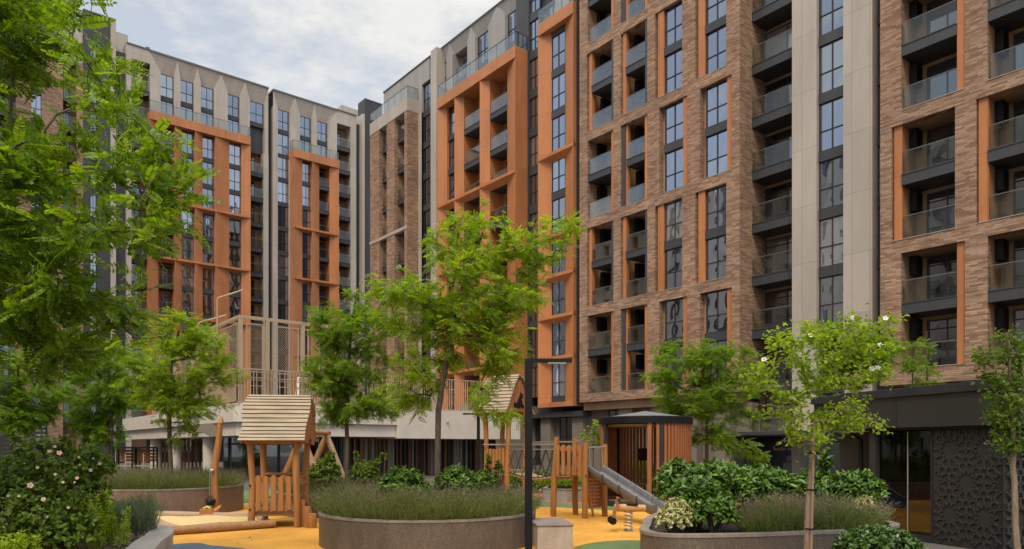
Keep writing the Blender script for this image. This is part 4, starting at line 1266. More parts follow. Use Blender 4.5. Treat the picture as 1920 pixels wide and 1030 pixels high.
m.build('sand', noise_mat('sand', (0.50, 0.36, 0.15), (0.66, 0.50, 0.24), scale=40, rough=0.95, bump=0.7, bscale=70), SP)
# digger post with a wavy sign board, chain and bucket
dp = at(405, 18.2, 0)
DP = thing('digger_post', 'leaning timber post with a grey wavy board and a chain bucket over the sand pit', 'post', dp, 0)
m = MB(); m.tube([(0, 0, 0), (-0.02, 0, 0.6), (-0.03, 0, 1.2), (0.0, 0, 1.5), (0.07, 0, 1.95), (0.10, 0, 2.42)], [0.078, 0.076, 0.076, 0.085, 0.08, 0.07], 12, 0, True, 0.03)
m.add([(0.02, -0.07, 2.40), (0.18, -0.07, 2.40), (0.18, 0.07, 2.40), (0.02, 0.07, 2.40), (0.16, 0, 2.58)], [(0, 1, 4), (1, 2, 4), (2, 3, 4), (3, 0, 4)])
m.build('post', W_LOG, DP)
up_, lo_ = [], []
for i in range(17):
    t = i / 16; x = 0.02 - 0.56 * t
    up_.append((x, 2.33 - 0.02 * t + 0.07 * math.sin(t * 3.0 + 0.2) * (1 if t > .1 else .5) - 0.20 * max(0, t - .7) / .3 * 1.0))
    lo_.append((x, 2.10 + 0.05 * math.sin(t * 6.0 + 3.4) + 0.04 * t))
pr = up_ + lo_[::-1]; k = len(pr)
m = MB(); m.add([(x, -0.03, z) for x, z in pr] + [(x, 0.0, z) for x, z in pr], [tuple(range(k)), tuple(range(2 * k - 1, k - 1, -1))] + [(j, j + k, (j + 1) % k + k, (j + 1) % k) for j in range(k)])
m.build('dolphin_board', noise_mat('grey_board', (0.13, 0.115, 0.10), (0.17, 0.15, 0.13), scale=4, rough=0.6), DP)
m = MB()
m.tube([(-0.03, -0.10, 1.2), (-0.10, -0.14, 1.2)], 0.05, 10); m.tube([(-0.10, -0.14, 1.2), (-0.10, -0.14, 0.55)], 0.009, 6); m.tube([(-0.06, -0.14, 1.2), (-0.06, -0.14, 0.55)], 0.006, 6)
m.build('chain', M['steel'], DP)
m = MB(); m.lathe([(0.0, 0.33), (0.09, 0.33), (0.125, 0.47), (0.115, 0.47), (0.08, 0.35), (0.0, 0.35)], 14, (-0.08, -0.14)); m.tube([(-0.20, -0.14, 0.46), (-0.08, -0.14, 0.57), (0.04, -0.14, 0.46)], 0.01, 6)
m.build('bucket', M['black'], DP)
ty = at(388, 17.2, 0.19)
m = MB(); m.box(-0.16, 0.14, -0.09, 0.09, 0, 0.12); m.add([(0.14, -.08, .03), (0.30, -.05, .14), (0.33, .05, .22), (0.14, .08, .12)], [(0, 1, 2, 3), (3, 2, 1, 0)])
m.tube([(-0.08, -.02, .12), (0.0, .02, .16), (0.08, 0, .13)], 0.035, 8, 1)
o = m.build('sand_toy', [noise_mat('orange_plastic', (0.33, 0.11, 0.03), (0.42, 0.15, 0.04), rough=0.4), noise_mat('lime_plastic', (0.35, 0.40, 0.05), (0.4, 0.45, 0.08), rough=0.4)], None, ty, 0.3, 0.008)
tag(o, 'small orange and lime toy left on the log edge of the sand pit', 'toy')
# A-frame nest swing behind the middle planter
sw = at(575, 25.0, 0)
SW = thing('nest_swing', 'log A frame swing with rope net seen behind the near playhouse', 'swing', sw, 0)
for (a, b_) in (((0.98, -1.0, 0), (0.08, -1.0, 2.32)), ((-0.78, -1.0, 0), (0.22, -0.95, 2.36)), ((1.25, 1.4, 0), (0.27, 1.4, 2.36)), ((-0.62, 1.4, 0), (0.40, 1.45, 2.38))):
    m = MB(); log(m, a, b_, 0.115, 10, 0.01); m.build('leg', W_GREY if a[0] > 0 else W_LOG, SW)
m = MB(); log(m, (0.14, -1.25, 2.24), (0.34, 1.65, 2.28), 0.10, 10, 0.008); m.build('beam', W_LOG, SW)
m = MB()
for y_, x in ((-0.25, 0.19), (0.55, 0.27)):
    m.tube([(x, y_, 2.24), (x, y_, 1.25)], 0.012, 6)
    for s_ in (-1, 1): m.tube([(x, y_, 1.25), (x + 0.22 * s_, y_ + 0.1 * s_, 0.55)], 0.011, 6)
m.build('rope', M['steel'], SW)
m = MB(); m.lathe([(0.42, 0.46), (0.46, 0.50), (0.42, 0.54), (0.38, 0.50), (0.42, 0.46)], 24, (0.23, 0.15)); m.build('nest_ring', M['black'], SW)

# ================================================================== round grille pavilion
gp = at(1210, 22.45, 0)
GZ = thing('round_pavilion', 'round open pavilion of vertical brown slats under a low dark cone roof', 'pavilion', gp, 0)
R_ = 1.38
W_SLAT = wood_mat('slat_brown', (0.24, 0.085, 0.032), (0.35, 0.135, 0.053), 'z', 0.5, 4)
m = MB(); m.lathe([(0, 0.02), (R_ + 0.12, 0.02), (R_ + 0.12, 0.14), (0, 0.14)], 48, smooth=False); m.build('plinth', M['frame'], GZ)
m = MB(); m.lathe([(0, 0.145), (R_ - 0.1, 0.145), (R_ - 0.1, 0.165), (0, 0.165)], 48, smooth=False); m.build('floor', GR_BROWN, GZ)
m = MB(); m.lathe([(R_ + 0.07, 2.50), (R_ + 0.07, 2.70), (R_ + 0.02, 2.72), (R_ - 0.15, 2.72), (R_ - 0.15, 2.50), (R_ + 0.07, 2.50)], 64, smooth=False); m.build('roof_ring', M['black'], GZ)
m = MB(); m.lathe([(R_ - 0.12, 2.722), (0.0, 2.92)], 12, smooth=False); m.build('roof', noise_mat('roof_felt', (0.10, 0.10, 0.10), (0.20, 0.20, 0.20), scale=25, rough=0.9, bump=0.5), GZ)
m = MB(); m.lathe([(0, 2.48), (R_ - 0.16, 2.48), (R_ - 0.16, 2.44), (R_ - 0.2, 2.42), (0, 2.42)], 48, smooth=False); m.build('ceiling', noise_mat('pale_ceiling', (0.30, 0.22, 0.14), (0.36, 0.27, 0.18), rough=0.6), GZ)
def slat_at(deg, r=R_, w=0.075, dpt=0.055, z0=0.16, z1=2.50):
    a = math.radians(deg); c = Vector((r * math.cos(a), r * math.sin(a), 0)); t_ = Vector((-math.sin(a), math.cos(a), 0)); q = Vector((math.cos(a), math.sin(a), 0))
    p = [c + t_ * (w / 2 * i) + q * (dpt / 2 * j) for i, j in ((-1, -1), (1, -1), (1, 1), (-1, 1))]
    return [(x.x, x.y) for x in p]
for k_ in range(76):
    deg = -90 + 360 * k_ / 76
    rel = (deg + 90 + 180) % 360 - 180
    if -78 < rel < -8 or rel in (0,): continue            # the doorway faces front-left
    m = MB(); m.prism(slat_at(deg, w=0.085 if abs(rel) > 95 else 0.075), 0.16, 2.50); m.build('slat', W_SLAT, GZ)
for deg in (-86, -97):
    m = MB(); m.prism(slat_at(deg, w=0.06), 0.16, 2.50); m.build('slat', W_SLAT, GZ)
m = MB(); m.prism(slat_at(-172, w=0.16, dpt=0.08), 0.16, 2.50); m.build('slat', W_SLAT, GZ)
for deg in (-81, -160, 20, 120):
    m = MB(); m.prism(slat_at(deg, w=0.11, dpt=0.09), 0.14, 2.5); m.build('post', M['frame'], GZ)
m = MB(); m.lathe([(R_ - 0.55, 0.56), (R_ - 0.1, 0.56), (R_ - 0.1, 0.61), (R_ - 0.55, 0.61), (R_ - 0.55, 0.56)], 40, a0=math.radians(-40), a1=math.radians(200), smooth=False); m.build('bench_seat', W_RAIL, GZ)
m = MB(); m.box(-0.05, 0.30, 0.9, 0.96, 1.35, 1.75)
m.build('control_box', M['black'], GZ)

# ================================================================== lamp post
lp = at(991, 9.0, 0)
LP = thing('lamp_post', 'slim square black lamp post with a single flat arm, in front of the round planter', 'lamp post', lp, 0)
m = MB(); m.box(-0.047, 0.047, -0.047, 0.047, 0, 2.905); m.box(-0.075, 0.075, -0.075, 0.075, 0, 0.02); m.build('post', M['black'], LP, bevel=0.004)
m = MB(); m.box(0.048, 0.545, -0.045, 0.045, 2.86, 2.905); m.build('arm', M['black'], LP, bevel=0.003)
m = MB(); m.box(0.24, 0.47, -0.035, 0.035, 2.845, 2.859); m.build('lamp_panel', noise_mat('lamp_diffuser', (0.5, 0.5, 0.48), (0.55, 0.55, 0.53), rough=0.4), LP)
lp2 = at(897, 23.0, 0)
L2 = thing('lamp_post', 'distant black lamp post left of the stilted playhouse', 'lamp post', lp2, 0)
m = MB(); m.box(-0.05, 0.05, -0.05, 0.05, 0, 2.88); m.build('post', M['black'], L2)
m = MB(); m.box(-0.5, -0.05, -0.045, 0.045, 2.83, 2.88); m.build('arm', M['black'], L2)

# ================================================================== sports deck with its fence
FD = Frame((-13.9, 36.0), 39)
DK = thing('sports_deck', 'raised white concrete deck on round columns at the centre left, dark glazed rooms beneath', 'deck', (*FD.O, 0), FD.rz)
conc = noise_mat('white_concrete', (0.52, 0.46, 0.40), (0.62, 0.56, 0.49), scale=0.8, rough=0.75, bump=0.08, bscale=30, detail=9)
UL, US, UD = 18.5, FD.u(745), 27.5
m = MB()
m.prism([(0.35, 0), (US, 0), (US, UD), (0, UD), (0, 0.35)], 3.06, 4.02)
m.prism([(0.55, 0.18), (US, 0.18), (US, UD), (0.2, UD), (0.2, 0.5)], 2.36, 3.045)
m.prism([(US + 0.003, -0.12), (UL, -0.12), (UL, UD), (US + 0.003, UD)], 2.28, 4.02)
m.build('slab', conc, DK, bevel=0.02)
for px in (394, 331, 293):
    o_ = 1.0
    while FD.u(px, o_) < 0.85 and o_ < 40: o_ += 0.1
    u_ = FD.u(px, o_); cmb_ = MB(); cmb_.lathe([(0.40, 0), (0.40, 2.4)], 28, (u_, o_)); cmb_.build('column', conc, DK)
m = MB(); m.box(FD.u(420, 3.2), UL, 3.2, 3.4, 0, 2.3); m.build('glass_wall', M['pane_low'], DK)
u0, u1 = FD.u(432, 3.0), FD.u(580, 3.0)
for i in range(5):
    a = u0 + (u1 - u0) * i / 5; b_ = u0 + (u1 - u0) * (i + 1) / 5
    m = MB(); w_ = 0.07
    m.box(a, a + w_, 3.0, 3.12, 0, 2.3); m.box(b_ - w_, b_ - 0.004, 3.0, 3.12, 0, 2.3); m.box(a + w_, b_ - w_, 3.0, 3.12, 1.9, 2.0); m.box(a + w_, b_ - w_, 3.0, 3.12, 0, 0.1)
    m.box(a + w_, b_ - w_, 3.05, 3.07, 0.1, 2.28, 1)
    m.build('glazed_door', [M['frame'], M['pane_low']], DK)
strip_mats = [noise_mat('strip_brown', (0.10, 0.05, 0.028), (0.14, 0.075, 0.04), rough=0.6), noise_mat('strip_grey', (0.17, 0.155, 0.14), (0.22, 0.2, 0.18), rough=0.6), noise_mat('strip_dark', (0.02, 0.018, 0.017), (0.03, 0.027, 0.025), rough=0.6), noise_mat('strip_orange', (0.20, 0.075, 0.03), (0.26, 0.10, 0.04), rough=0.6)]
m = MB(); u_ = FD.u(592, 2.4); e_ = UL - 0.3
while u_ < e_:
    w_ = random.choice((0.12, 0.16, 0.22)); k = random.choice((0, 1, 2, 2, 0, 3, 1, 2))
    m.box(u_, u_ + w_, 2.4, 2.52 + 0.02 * k, 0, 2.3, k); u_ += w_ + random.choice((0.02, 0.06, 0.15))
m.build('strip_wall', strip_mats, DK)
for px in (315, 360):
    m = MB(); o_ = 1.0
    while FD.u(px, o_) < 1.6 and o_ < 40: o_ += 0.1
    u_ = FD.u(px, o_)
    for i in range(5): m.box(u_ - 0.5 + i * 0.24, u_ - 0.5 + i * 0.24 + 0.13, o_, o_ + 0.1, 0, 2.35, 3 if i % 2 else 0)
    m.build('column_slats', [strip_mats[0], strip_mats[1], strip_mats[2], W_RAIL], DK)
m = MB(); m.tube([(FD.u(838, -.12), -0.32, 3.28), (FD.u(838, -.12), -0.12, 3.3)], 0.05, 10); m.build('camera', M['steel'], DK)
m = MB(); m.box(UL, UL + 14, 6, 7, 0, 5.0); m.build('end_wall', bpy.data.materials['taupe_render'], DK)
# ball court fence
gold = noise_mat('beige_paint', (0.36, 0.265, 0.165), (0.42, 0.315, 0.205), scale=6, rough=0.5)
FN = thing('ball_court_fence', 'tall beige steel ball court fence with wire mesh panels on the white deck', 'fence', FD.w(0, 0, 4.02), FD.rz)
fposts = [0.35, FD.u(501.5, .3), FD.u(567.5, .3), FD.u(607.5, .3), FD.u(672, .3)]
TOPF = FD.z(432, 591, .3) - 4.02
for x in fposts:
    m = MB(); m.box(x - 0.09, x + 0.09, 0.22, 0.40, 0, TOPF - 0.1); m.build('post', gold, FN)
m = MB(); m.box(0.26, fposts[-1] + 0.09, 0.22, 0.40, TOPF - 0.098, TOPF + 0.06); m.build('top_rail', gold, FN)
def meshpanel(x0, x1, y, z0, z1, ax='x'):
    m = MB()
    def bx(a, b, c, d_, k=0):
        if ax == 'x': m.box(a, b, y - 0.02, y + 0.02, c, d_, k)
        else: m.box(y - 0.02, y + 0.02, a, b, c, d_, k)
    bx(x0, x0 + .06, z0, z1); bx(x1 - .06, x1, z0, z1); bx(x0 + .06, x1 - .06, z0, z0 + .06); bx(x0 + .06, x1 - .06, z1 - .06, z1)
    m.build('panel_frame', gold, FN)
    w = MB(); s_ = 0.13; H = z1 - z0; n = int((x1 - x0 + H) / s_)
    for i in range(n):
        for sg in (1, -1):
            c = x0 - H + i * s_ if sg > 0 else x0 + i * s_
            xa, za, xb, zb = (c, z0, c + H, z1) if sg > 0 else (c, z0, c - H, z1)
            pts = []
            (xa, za), (xb, zb) = sorted(((xa, za), (xb, zb)))
            if xb <= x0 or xa >= x1: continue
            def atx(x): return za + (zb - za) * (x - xa) / (xb - xa)
            p, q = max(xa, x0), min(xb, x1)
            if q - p < 0.02: continue
            if ax == 'x': w.bar((p, y, atx(p)), (q, y, atx(q)), 0.009)
            else: w.bar((y, p, atx(p)), (y, q, atx(q)), 0.006)
    w.build('wire_mesh', gold, FN)
for i in range(4): meshpanel(fposts[i] + 0.28, fposts[i + 1] - 0.22, 0.31, 1.75, TOPF - 0.3)
m = MB()
for i in range(4):
    a, b_ = fposts[i] + 0.09, fposts[i + 1] - 0.09
    for z in (1.62, 1.2, 0.9, 0.12): m.box(a, b_, 0.28, 0.34, z, z + 0.05)
m.build('mid_rail', gold, FN)
for y in (4.5, 8.7, 12.9, 17.1):
    m = MB(); m.box(0.22, 0.40, y - .09, y + .09, 0, TOPF - 0.1); m.build('post', gold, FN)
m = MB(); m.box(0.22, 0.40, 0.41, 17.19, TOPF - 0.098, TOPF + 0.05)
for z in (1.62, 0.9): m.box(0.28, 0.34, 0.41, 17, z, z + .05)
m.build('top_rail', gold, FN)
ys = [0.40, 4.5, 8.7, 12.9, 17.1]
for i in range(4): meshpanel(ys[i] + .25, ys[i + 1] - .25, 0.31, 1.75, TOPF - 0.3, 'y')
for (y, zt_, x1_) in ((3.6, TOPF + 1.45, 1.2), (7.2, TOPF + 0.6, 1.4)):
    m = MB(); m.tube([(0.2, y, 0), (0.2, y, zt_ - 0.1), (0.25, y - 0.02, zt_), (0.2 + x1_, y - 0.6, zt_ + 0.5)], 0.045, 8); m.build('lamp_arm', gold, FN)
# baluster railing on the deck edge
RL = thing('deck_railing', 'long beige baluster railing along the edge of the white deck', 'railing', FD.w(0, 0, 4.02), FD.rz)
m = MB(); u_ = 0.15; i = 0
bl_ = MB()
while u_ < UL - 0.1:
    bl_.box(u_, u_ + 0.035, 0.06, 0.10, 0.08, 1.9 if u_ > FD.u(690) else 1.72); u_ += 0.155 + (0.12 if i % 7 == 6 else 0); i += 1
y_ = 0.3
while y_ < 18: bl_.box(0.10, 0.14, y_, y_ + 0.035, 0.08, 1.72); y_ += 0.17
tag(bl_.build('baluster', gold, RL), kind='stuff')
m.box(0.1, UL, 0.05, 0.11, 0.03, 0.08); m.box(0.1, FD.u(690), 0.05, 0.11, 1.72, 1.78); m.box(FD.u(690) + .003, UL, 0.05, 0.11, 1.9, 1.96); m.box(0.1, UL, 0.101, 0.13, 1.30, 1.35)
m.box(0.09, 0.15, 0.12, 18, 1.72, 1.78); m.build('hand_rail', gold, RL)
# football goal on the deck
go = FD.w(FD.u(590, 3.0), 3.0, 4.02)
GO = thing('football_goal', 'white football goal with net standing behind the ball court fence', 'goal', go, FD.rz)
wh = noise_mat('white_paint', (0.72, 0.70, 0.66), (0.8, 0.78, 0.74), rough=0.4)
m = MB(); m.tube([(-1, 0, 0), (-1, 0, 1.75), (1, 0, 1.75), (1, 0, 0)], 0.05, 8); m.tube([(-1, 0, 1.75), (-1, 0.8, 0), (1, 0.8, 0), (1, 0, 1.75)], 0.025, 6); m.build('goal_frame', wh, GO)
m = MB()
for i in range(14):
    x = -1 + 2 * i / 13; m.bar((x, 0, 1.75), (x, .8, 0), 0.012)
for i in range(9):
    t = i / 8; m.bar((-1, .8 * t, 1.75 * (1 - t)), (1, .8 * t, 1.75 * (1 - t)), 0.012)
m.build('net', wh, GO)

# ================================================================== black lattice pavilion on the right
FP = Frame((8.13, 12.0), -71.6)          # local x towards the camera, local y into the building
LPV = thing('black_kiosk', 'black kiosk with star lattice wall panels and a tall glass pane, at the right edge', 'kiosk', (*FP.O, 0), FP.rz)
blk = noise_mat('black_panel', (0.024, 0.0235, 0.0215), (0.034, 0.033, 0.030), scale=1.2, rough=0.55, spec=0.3, detail=9)
blk2 = noise_mat('black_lattice', (0.026, 0.0255, 0.023), (0.036, 0.035, 0.032), scale=4, rough=0.45, spec=0.4)
P = FP.u
g0, g1 = P(1634), P(1738)
m = MB()
m.box(g1, 0.0, 0.14, 4.5, 0, 2.12); m.box(P(1560), g0 - 0.16, 0.5, 4.5, 0, 2.12); m.box(g0 - 0.16, g0, 0.10, 4.5, 0, 2.12); m.box(g0, g1, 1.6, 4.5, 0, 2.12)
m.box(P(1540), P(1560) - .003, 0.5, 4.5, 0, 2.12)
m.build('wall', blk, LPV)
m = MB()
ul, ur = P(1584), 0.42
m.box(ul, ur, -0.02, 4.6, 2.17, 2.76); m.box(ul - 1.2, ul - .003, 0.25, 4.6, 2.17, 2.76)
m.build('fascia', panel_mat('black_fascia', (0.030, 0.029, 0.026), 2.05, 4.0, z0=0, seam=0.4, rough=0.45), LPV)
m = MB(); m.box(ul - 0.05, ur + 0.03, -0.06, 4.64, 2.765, 2.93); m.box(ul - 1.25, ul - 0.055, 0.2, 4.64, 2.765, 2.93); m.build('roof_edge', M['frame'], LPV, bevel=0.006)
m = MB(); m.box(ul + .02, ur - .02, 0.02, 4.5, 2.125, 2.165); m.build('soffit', M['black'], LPV)
gm = clear_glass('kiosk_glass', (0.32, 0.30, 0.28), 0.06)
m = MB(); m.box(g0 + 0.03, g1 - 0.03, 0.18, 0.192, 0.12, 2.1); m.build('pane', gm, LPV)
m = MB(); m.box(g0, g0 + 0.03, 0.12, 0.2, 0, 2.12); m.box(g1 - 0.03, g1 - .002, 0.12, 0.2, 0, 2.12); m.box(g0 + .03, g1 - .03, 0.12, 0.2, 0, 0.12); m.box((g0 + g1) / 2 + 0.06, (g0 + g1) / 2 + 0.072, 0.165, 0.178, 0.12, 2.1, 1); m.build('frame', [M['frame'], M['sill']], LPV)
m = MB(); m.tube([(ul - 0.55, 0.12, 2.60), (ul - 0.55, 0.10, 2.45), (ul - 0.52, 0.1, 2.2), (ul - 0.3, 0.16, 2.08), (ul - 0.1, 0.30, 2.05), (ul + 0.05, 0.36, 1.95), (ul + 0.05, 0.40, 0)], 0.055, 12); m.tube([(ul - 0.55, 0.3, 2.66), (ul - 0.55, 0.12, 2.60)], 0.055, 12)
m.build('down_pipe', M['black'], LPV)
def girih(W, H, a, bar, depth):
    """star strapwork by polygons in contact on a 4.6.12 tiling, clipped to W x H; returns MB in (x, z), bars standing depth proud to -y"""
    m = MB(); s3 = math.sqrt(3)
    # 12-gon edge a; spacing of 12-gon centres
    R12 = a / (2 * math.tan(math.pi / 12)); D = 2 * R12 + a      # 12-gons separated by squares
    ctr = []
    for i in range(-2, int(W / D) + 4):
        for j in range(-2, int(H / (D * s3 / 2)) + 4):
            ctr.append((i * D + (j % 2) * D / 2, j * D * s3 / 2))
    polys = []
    for (cx, cy) in ctr:
        polys.append([(cx + R12 / math.cos(math.pi / 12) * math.cos(math.pi / 12 + k * math.pi / 6), cy + R12 / math.cos(math.pi / 12) * math.sin(math.pi / 12 + k * math.pi / 6)) for k in range(12)])
        for q in range(3):       # squares on three of the six sides
            t = q * math.pi / 3; px, py = cx + math.cos(t) * D / 2, cy + math.sin(t) * D / 2
            polys.append([(px + a / math.sqrt(2) * math.cos(t + math.pi / 4 + k * math.pi / 2), py + a / math.sqrt(2) * math.sin(t + math.pi / 4 + k * math.pi / 2)) for k in range(4)])
        for q in (0, 1):         # hexagons in the gaps
            t = math.pi / 6 + q * math.pi / 3; px, py = cx + math.cos(t) * D / s3, cy + math.sin(t) * D / s3
            polys.append([(px + a * math.cos(t + math.pi / 6 + k * math.pi / 3 + math.pi / 6 * 0), py + a * math.sin(t + math.pi / 6 + k * math.pi / 3)) for k in range(6)])
    th = math.radians(73)
    segs = []
    for pl in polys:
        n = len(pl); cx = sum(p[0] for p in pl) / n; cy = sum(p[1] for p in pl) / n
        mids = [((pl[k][0] + pl[(k + 1) % n][0]) / 2, (pl[k][1] + pl[(k + 1) % n][1]) / 2) for k in range(n)]
        for k in range(n):
            p, q = mids[k], mids[(k + 1) % n]
            e1 = Vector((pl[(k + 1) % n][0] - pl[k][0], pl[(k + 1) % n][1] - pl[k][1])).normalized(); e2 = Vector((pl[(k + 2) % n][0] - pl[(k + 1) % n][0], pl[(k + 2) % n][1] - pl[(k + 1) % n][1])).normalized()
            def rot(v, t): return Vector((v.x * math.cos(t) - v.y * math.sin(t), v.x * math.sin(t) + v.y * math.cos(t)))
            d1 = rot(e1, th); d2 = rot(-e2, -th)
            det = d1.x * -d2.y + d2.x * d1.y
            if abs(det) < 1e-6: continue
            bx_, by_ = q[0] - p[0], q[1] - p[1]
            t1 = (bx_ * -d2.y + d2.x * by_) / det
            if t1 <= 0: continue
            x = (p[0] + d1.x * t1, p[1] + d1.y * t1)
            segs += [(p, x), (x, q)]
    for (p, q) in segs:
        cxm = ((p[0] + q[0]) / 2, (p[1] + q[1]) / 2)
        if not (bar < cxm[0] < W - bar and bar < cxm[1] < H - bar): continue
        p = (min(max(p[0], 0), W), min(max(p[1], 0), H)); q = (min(max(q[0], 0), W), min(max(q[1], 0), H))
        if abs(p[0] - q[0]) + abs(p[1] - q[1]) < 0.005: continue
        h_ = depth * random.uniform(0.94, 1.0)
        m.bar((p[0], -h_ / 2, p[1]), (q[0], -h_ / 2, q[1]), bar, h_, up=(0, 1, 0))
    return m
girih(-g1 - 0.04, 2.1, 0.142, 0.027, 0.020).build('star_lattice', blk2, LPV, (g1 + 0.02, 0.14, 0.01))
# return wall of the kiosk to the right
RW = MB(); RW.box(0.003, 3.4, 0.0, 0.003, 0, 0) if False else None
m = MB(); m.box(0.0, 3.5, 0.0, 0.2, 0, 2.12); m.build('wall', blk, LPV, (0.002, 0.14, 0), math.radians(90))
girih(3.3, 2.1, 0.142, 0.027, 0.020).build('star_lattice', blk2, LPV, (0.03, 0.135, 0.01), math.radians(90))

# ================================================================== benches in the left background
for i, px in enumerate((234, 268)):
    p = at(px, 31, 0)
    t = thing('pergola_bench', ['left one of two black framed wooden pergola benches under the deck edge', 'right one of two black framed wooden pergola benches, next to a white column'][i], 'bench', p, 0.25, 'pergola benches by the deck')
    m = MB()
    for x in (-0.42, 0.42):
        for y in (0, 0.7): m.box(x - 0.03, x + 0.03, y - .03, y + .03, 0, 1.72)
    m.box(-0.45, 0.45, -0.05, 0.75, 1.72, 1.80); m.build('frame', M['black'], t)
    m = MB(); 
    for k in range(4): m.box(-0.38, 0.38, 0.70, 0.73, 1.15 + k * 0.14, 1.26 + k * 0.14)
    m.build('backrest', W_RAIL, t)
    m = MB(); m.box(-0.38, 0.38, 0.1, 0.6, 0.95, 1.0); m.box(-0.02, 0.02, 0.08, 0.1, 0, 1.5); m.build('seat', gold, t)
for i, (px, w_) in enumerate(((8, 1.6), (55, 1.3))):
    p = at(px, 34, 0); t = thing('louvre_screen', ['wide dark louvred screen at the left edge behind the shrubs', 'narrower dark louvred screen left of the beige wall window'][i], 'screen', p, 0.6, 'louvred vent screens')
    m = MB()
    for k in range(14): m.box(-w_ / 2, w_ / 2, 0, 0.12, 0.2 + k * 0.2, 0.34 + k * 0.2)
    m.build('louvre', M['dark'], t)
    m = MB(); m.box(-w_ / 2 - .06, -w_ / 2, 0, .15, 0, 3.1); m.box(w_ / 2, w_ / 2 + .06, 0, .15, 0, 3.1); m.build('frame', M['black'], t)
# ================================================================== plants
def np_mesh(name, V, F, mats, midx=None, smooth=False):
    """V (n,3), F (m,k) equal-sized faces"""
    me = bpy.data.meshes.new(name)
    k = F.shape[1]
    me.vertices.add(len(V)); me.vertices.foreach_set('co', V.astype(np.float32).ravel())
    me.loops.add(F.size); me.loops.foreach_set('vertex_index', F.astype(np.int32).ravel())
    me.polygons.add(len(F)); me.polygons.foreach_set('loop_start', (np.arange(len(F)) * k).astype(np.int32)); me.polygons.foreach_set('loop_total', np.full(len(F), k, np.int32))
    if midx is not None: me.polygons.foreach_set('material_index', midx.astype(np.int32))
    if not isinstance(mats, (list, tuple)): mats = [mats]
    for m in mats: me.materials.append(m)
    me.update(calc_edges=True); me.validate()
    return me
def norm(a): return a / np.maximum(np.linalg.norm(a, axis=-1, keepdims=True), 1e-9)
def frames(d, n):
    """rotation matrices with columns d (leaf axis), side, n (leaf normal)"""
    d = norm(d); s = norm(np.cross(n, d)); n = np.cross(d, s)
    return np.stack([d, s, n], axis=-1)
def scatter(tv, tf, pos, R, sc):
    """instances of one template joined into one array"""
    V = np.einsum('nij,vj->nvi', R, tv) * sc[:, None, None] + pos[:, None, :]
    F = tf[None] + (np.arange(len(pos)) * len(tv))[:, None, None]
    return V.reshape(-1, 3), F.reshape(-1, tf.shape[1])
def leaf_simple(w=0.5, fold=0.12, curl=0.15):
    """pointed oval leaf, length 1 along x: two quads per half"""
    v = np.array([(0, 0, 0), (0.35, w * .5, fold), (0.72, w * .36, fold * .7 - curl * .4), (1, 0, -curl), (0.72, -w * .36, fold * .7 - curl * .4), (0.35, -w * .5, fold), (0.5, 0, -0.02)], float)
    f = np.array([(0, 6, 2, 1), (6, 3, 2, 2), (0, 5, 4, 6), (6, 4, 3, 3)])
    f = np.array([(0, 6, 2, 1), (0, 5, 4, 6), (6, 4, 3, 2)])
    return v, f
def leaf_pinnate(pairs=6, lw=0.42, ll=0.30, droop=0.25, detail=True):
    """compound leaf of length 1: oval leaflets in pairs and one at the tip"""
    V = []; F = []
    def zc(x): return -droop * x * x
    items = []
    for i in range(pairs):
        x = 0.16 + 0.74 * i / (pairs - 1)
        k = 1 - 0.25 * abs(i / (pairs - 1) - 0.45) * 1.6
        for s in (1, -1): items.append((x, s * 1.05, k))
    items.append((0.97, 0.0, 0.95))
    for x, a, k in items:
        L = ll * k; w = L * lw
        dx, dy = math.cos(a), math.sin(a)
        b = len(V)
        z0 = zc(x)
        def P_(u, v, dz): return (x + dx * u - dy * v, dy * u + dx * v, z0 + dz)
        if detail:
            V += [P_(0.03 * L, 0, 0), P_(.3 * L, w * .5, .03 * L), P_(.78 * L, w * .46, -.04 * L), P_(L, 0, -.12 * L), P_(.78 * L, -w * .46, -.04 * L), P_(.3 * L, -w * .5, .03 * L)]
            F += [(b, b + 3, b + 2, b + 1), (b, b + 5, b + 4, b + 3)]
        else:
            V += [P_(0.02 * L, 0, 0), P_(.5 * L, w * .58, 0), P_(L, 0, -.1 * L), P_(.5 * L, -w * .58, 0)]
            F += [(b, b + 3, b + 2, b + 1)]
    b = len(V)
    V += [(0, .006, 0), (0, -.006, 0), (0.95, -.003, zc(.95)), (0.95, .003, zc(.95))]; F += [(b, b + 1, b + 2, b + 3)]
    return np.array(V, float), np.array(F)
def unit(n): return norm(rng.normal(size=(n, 3)))

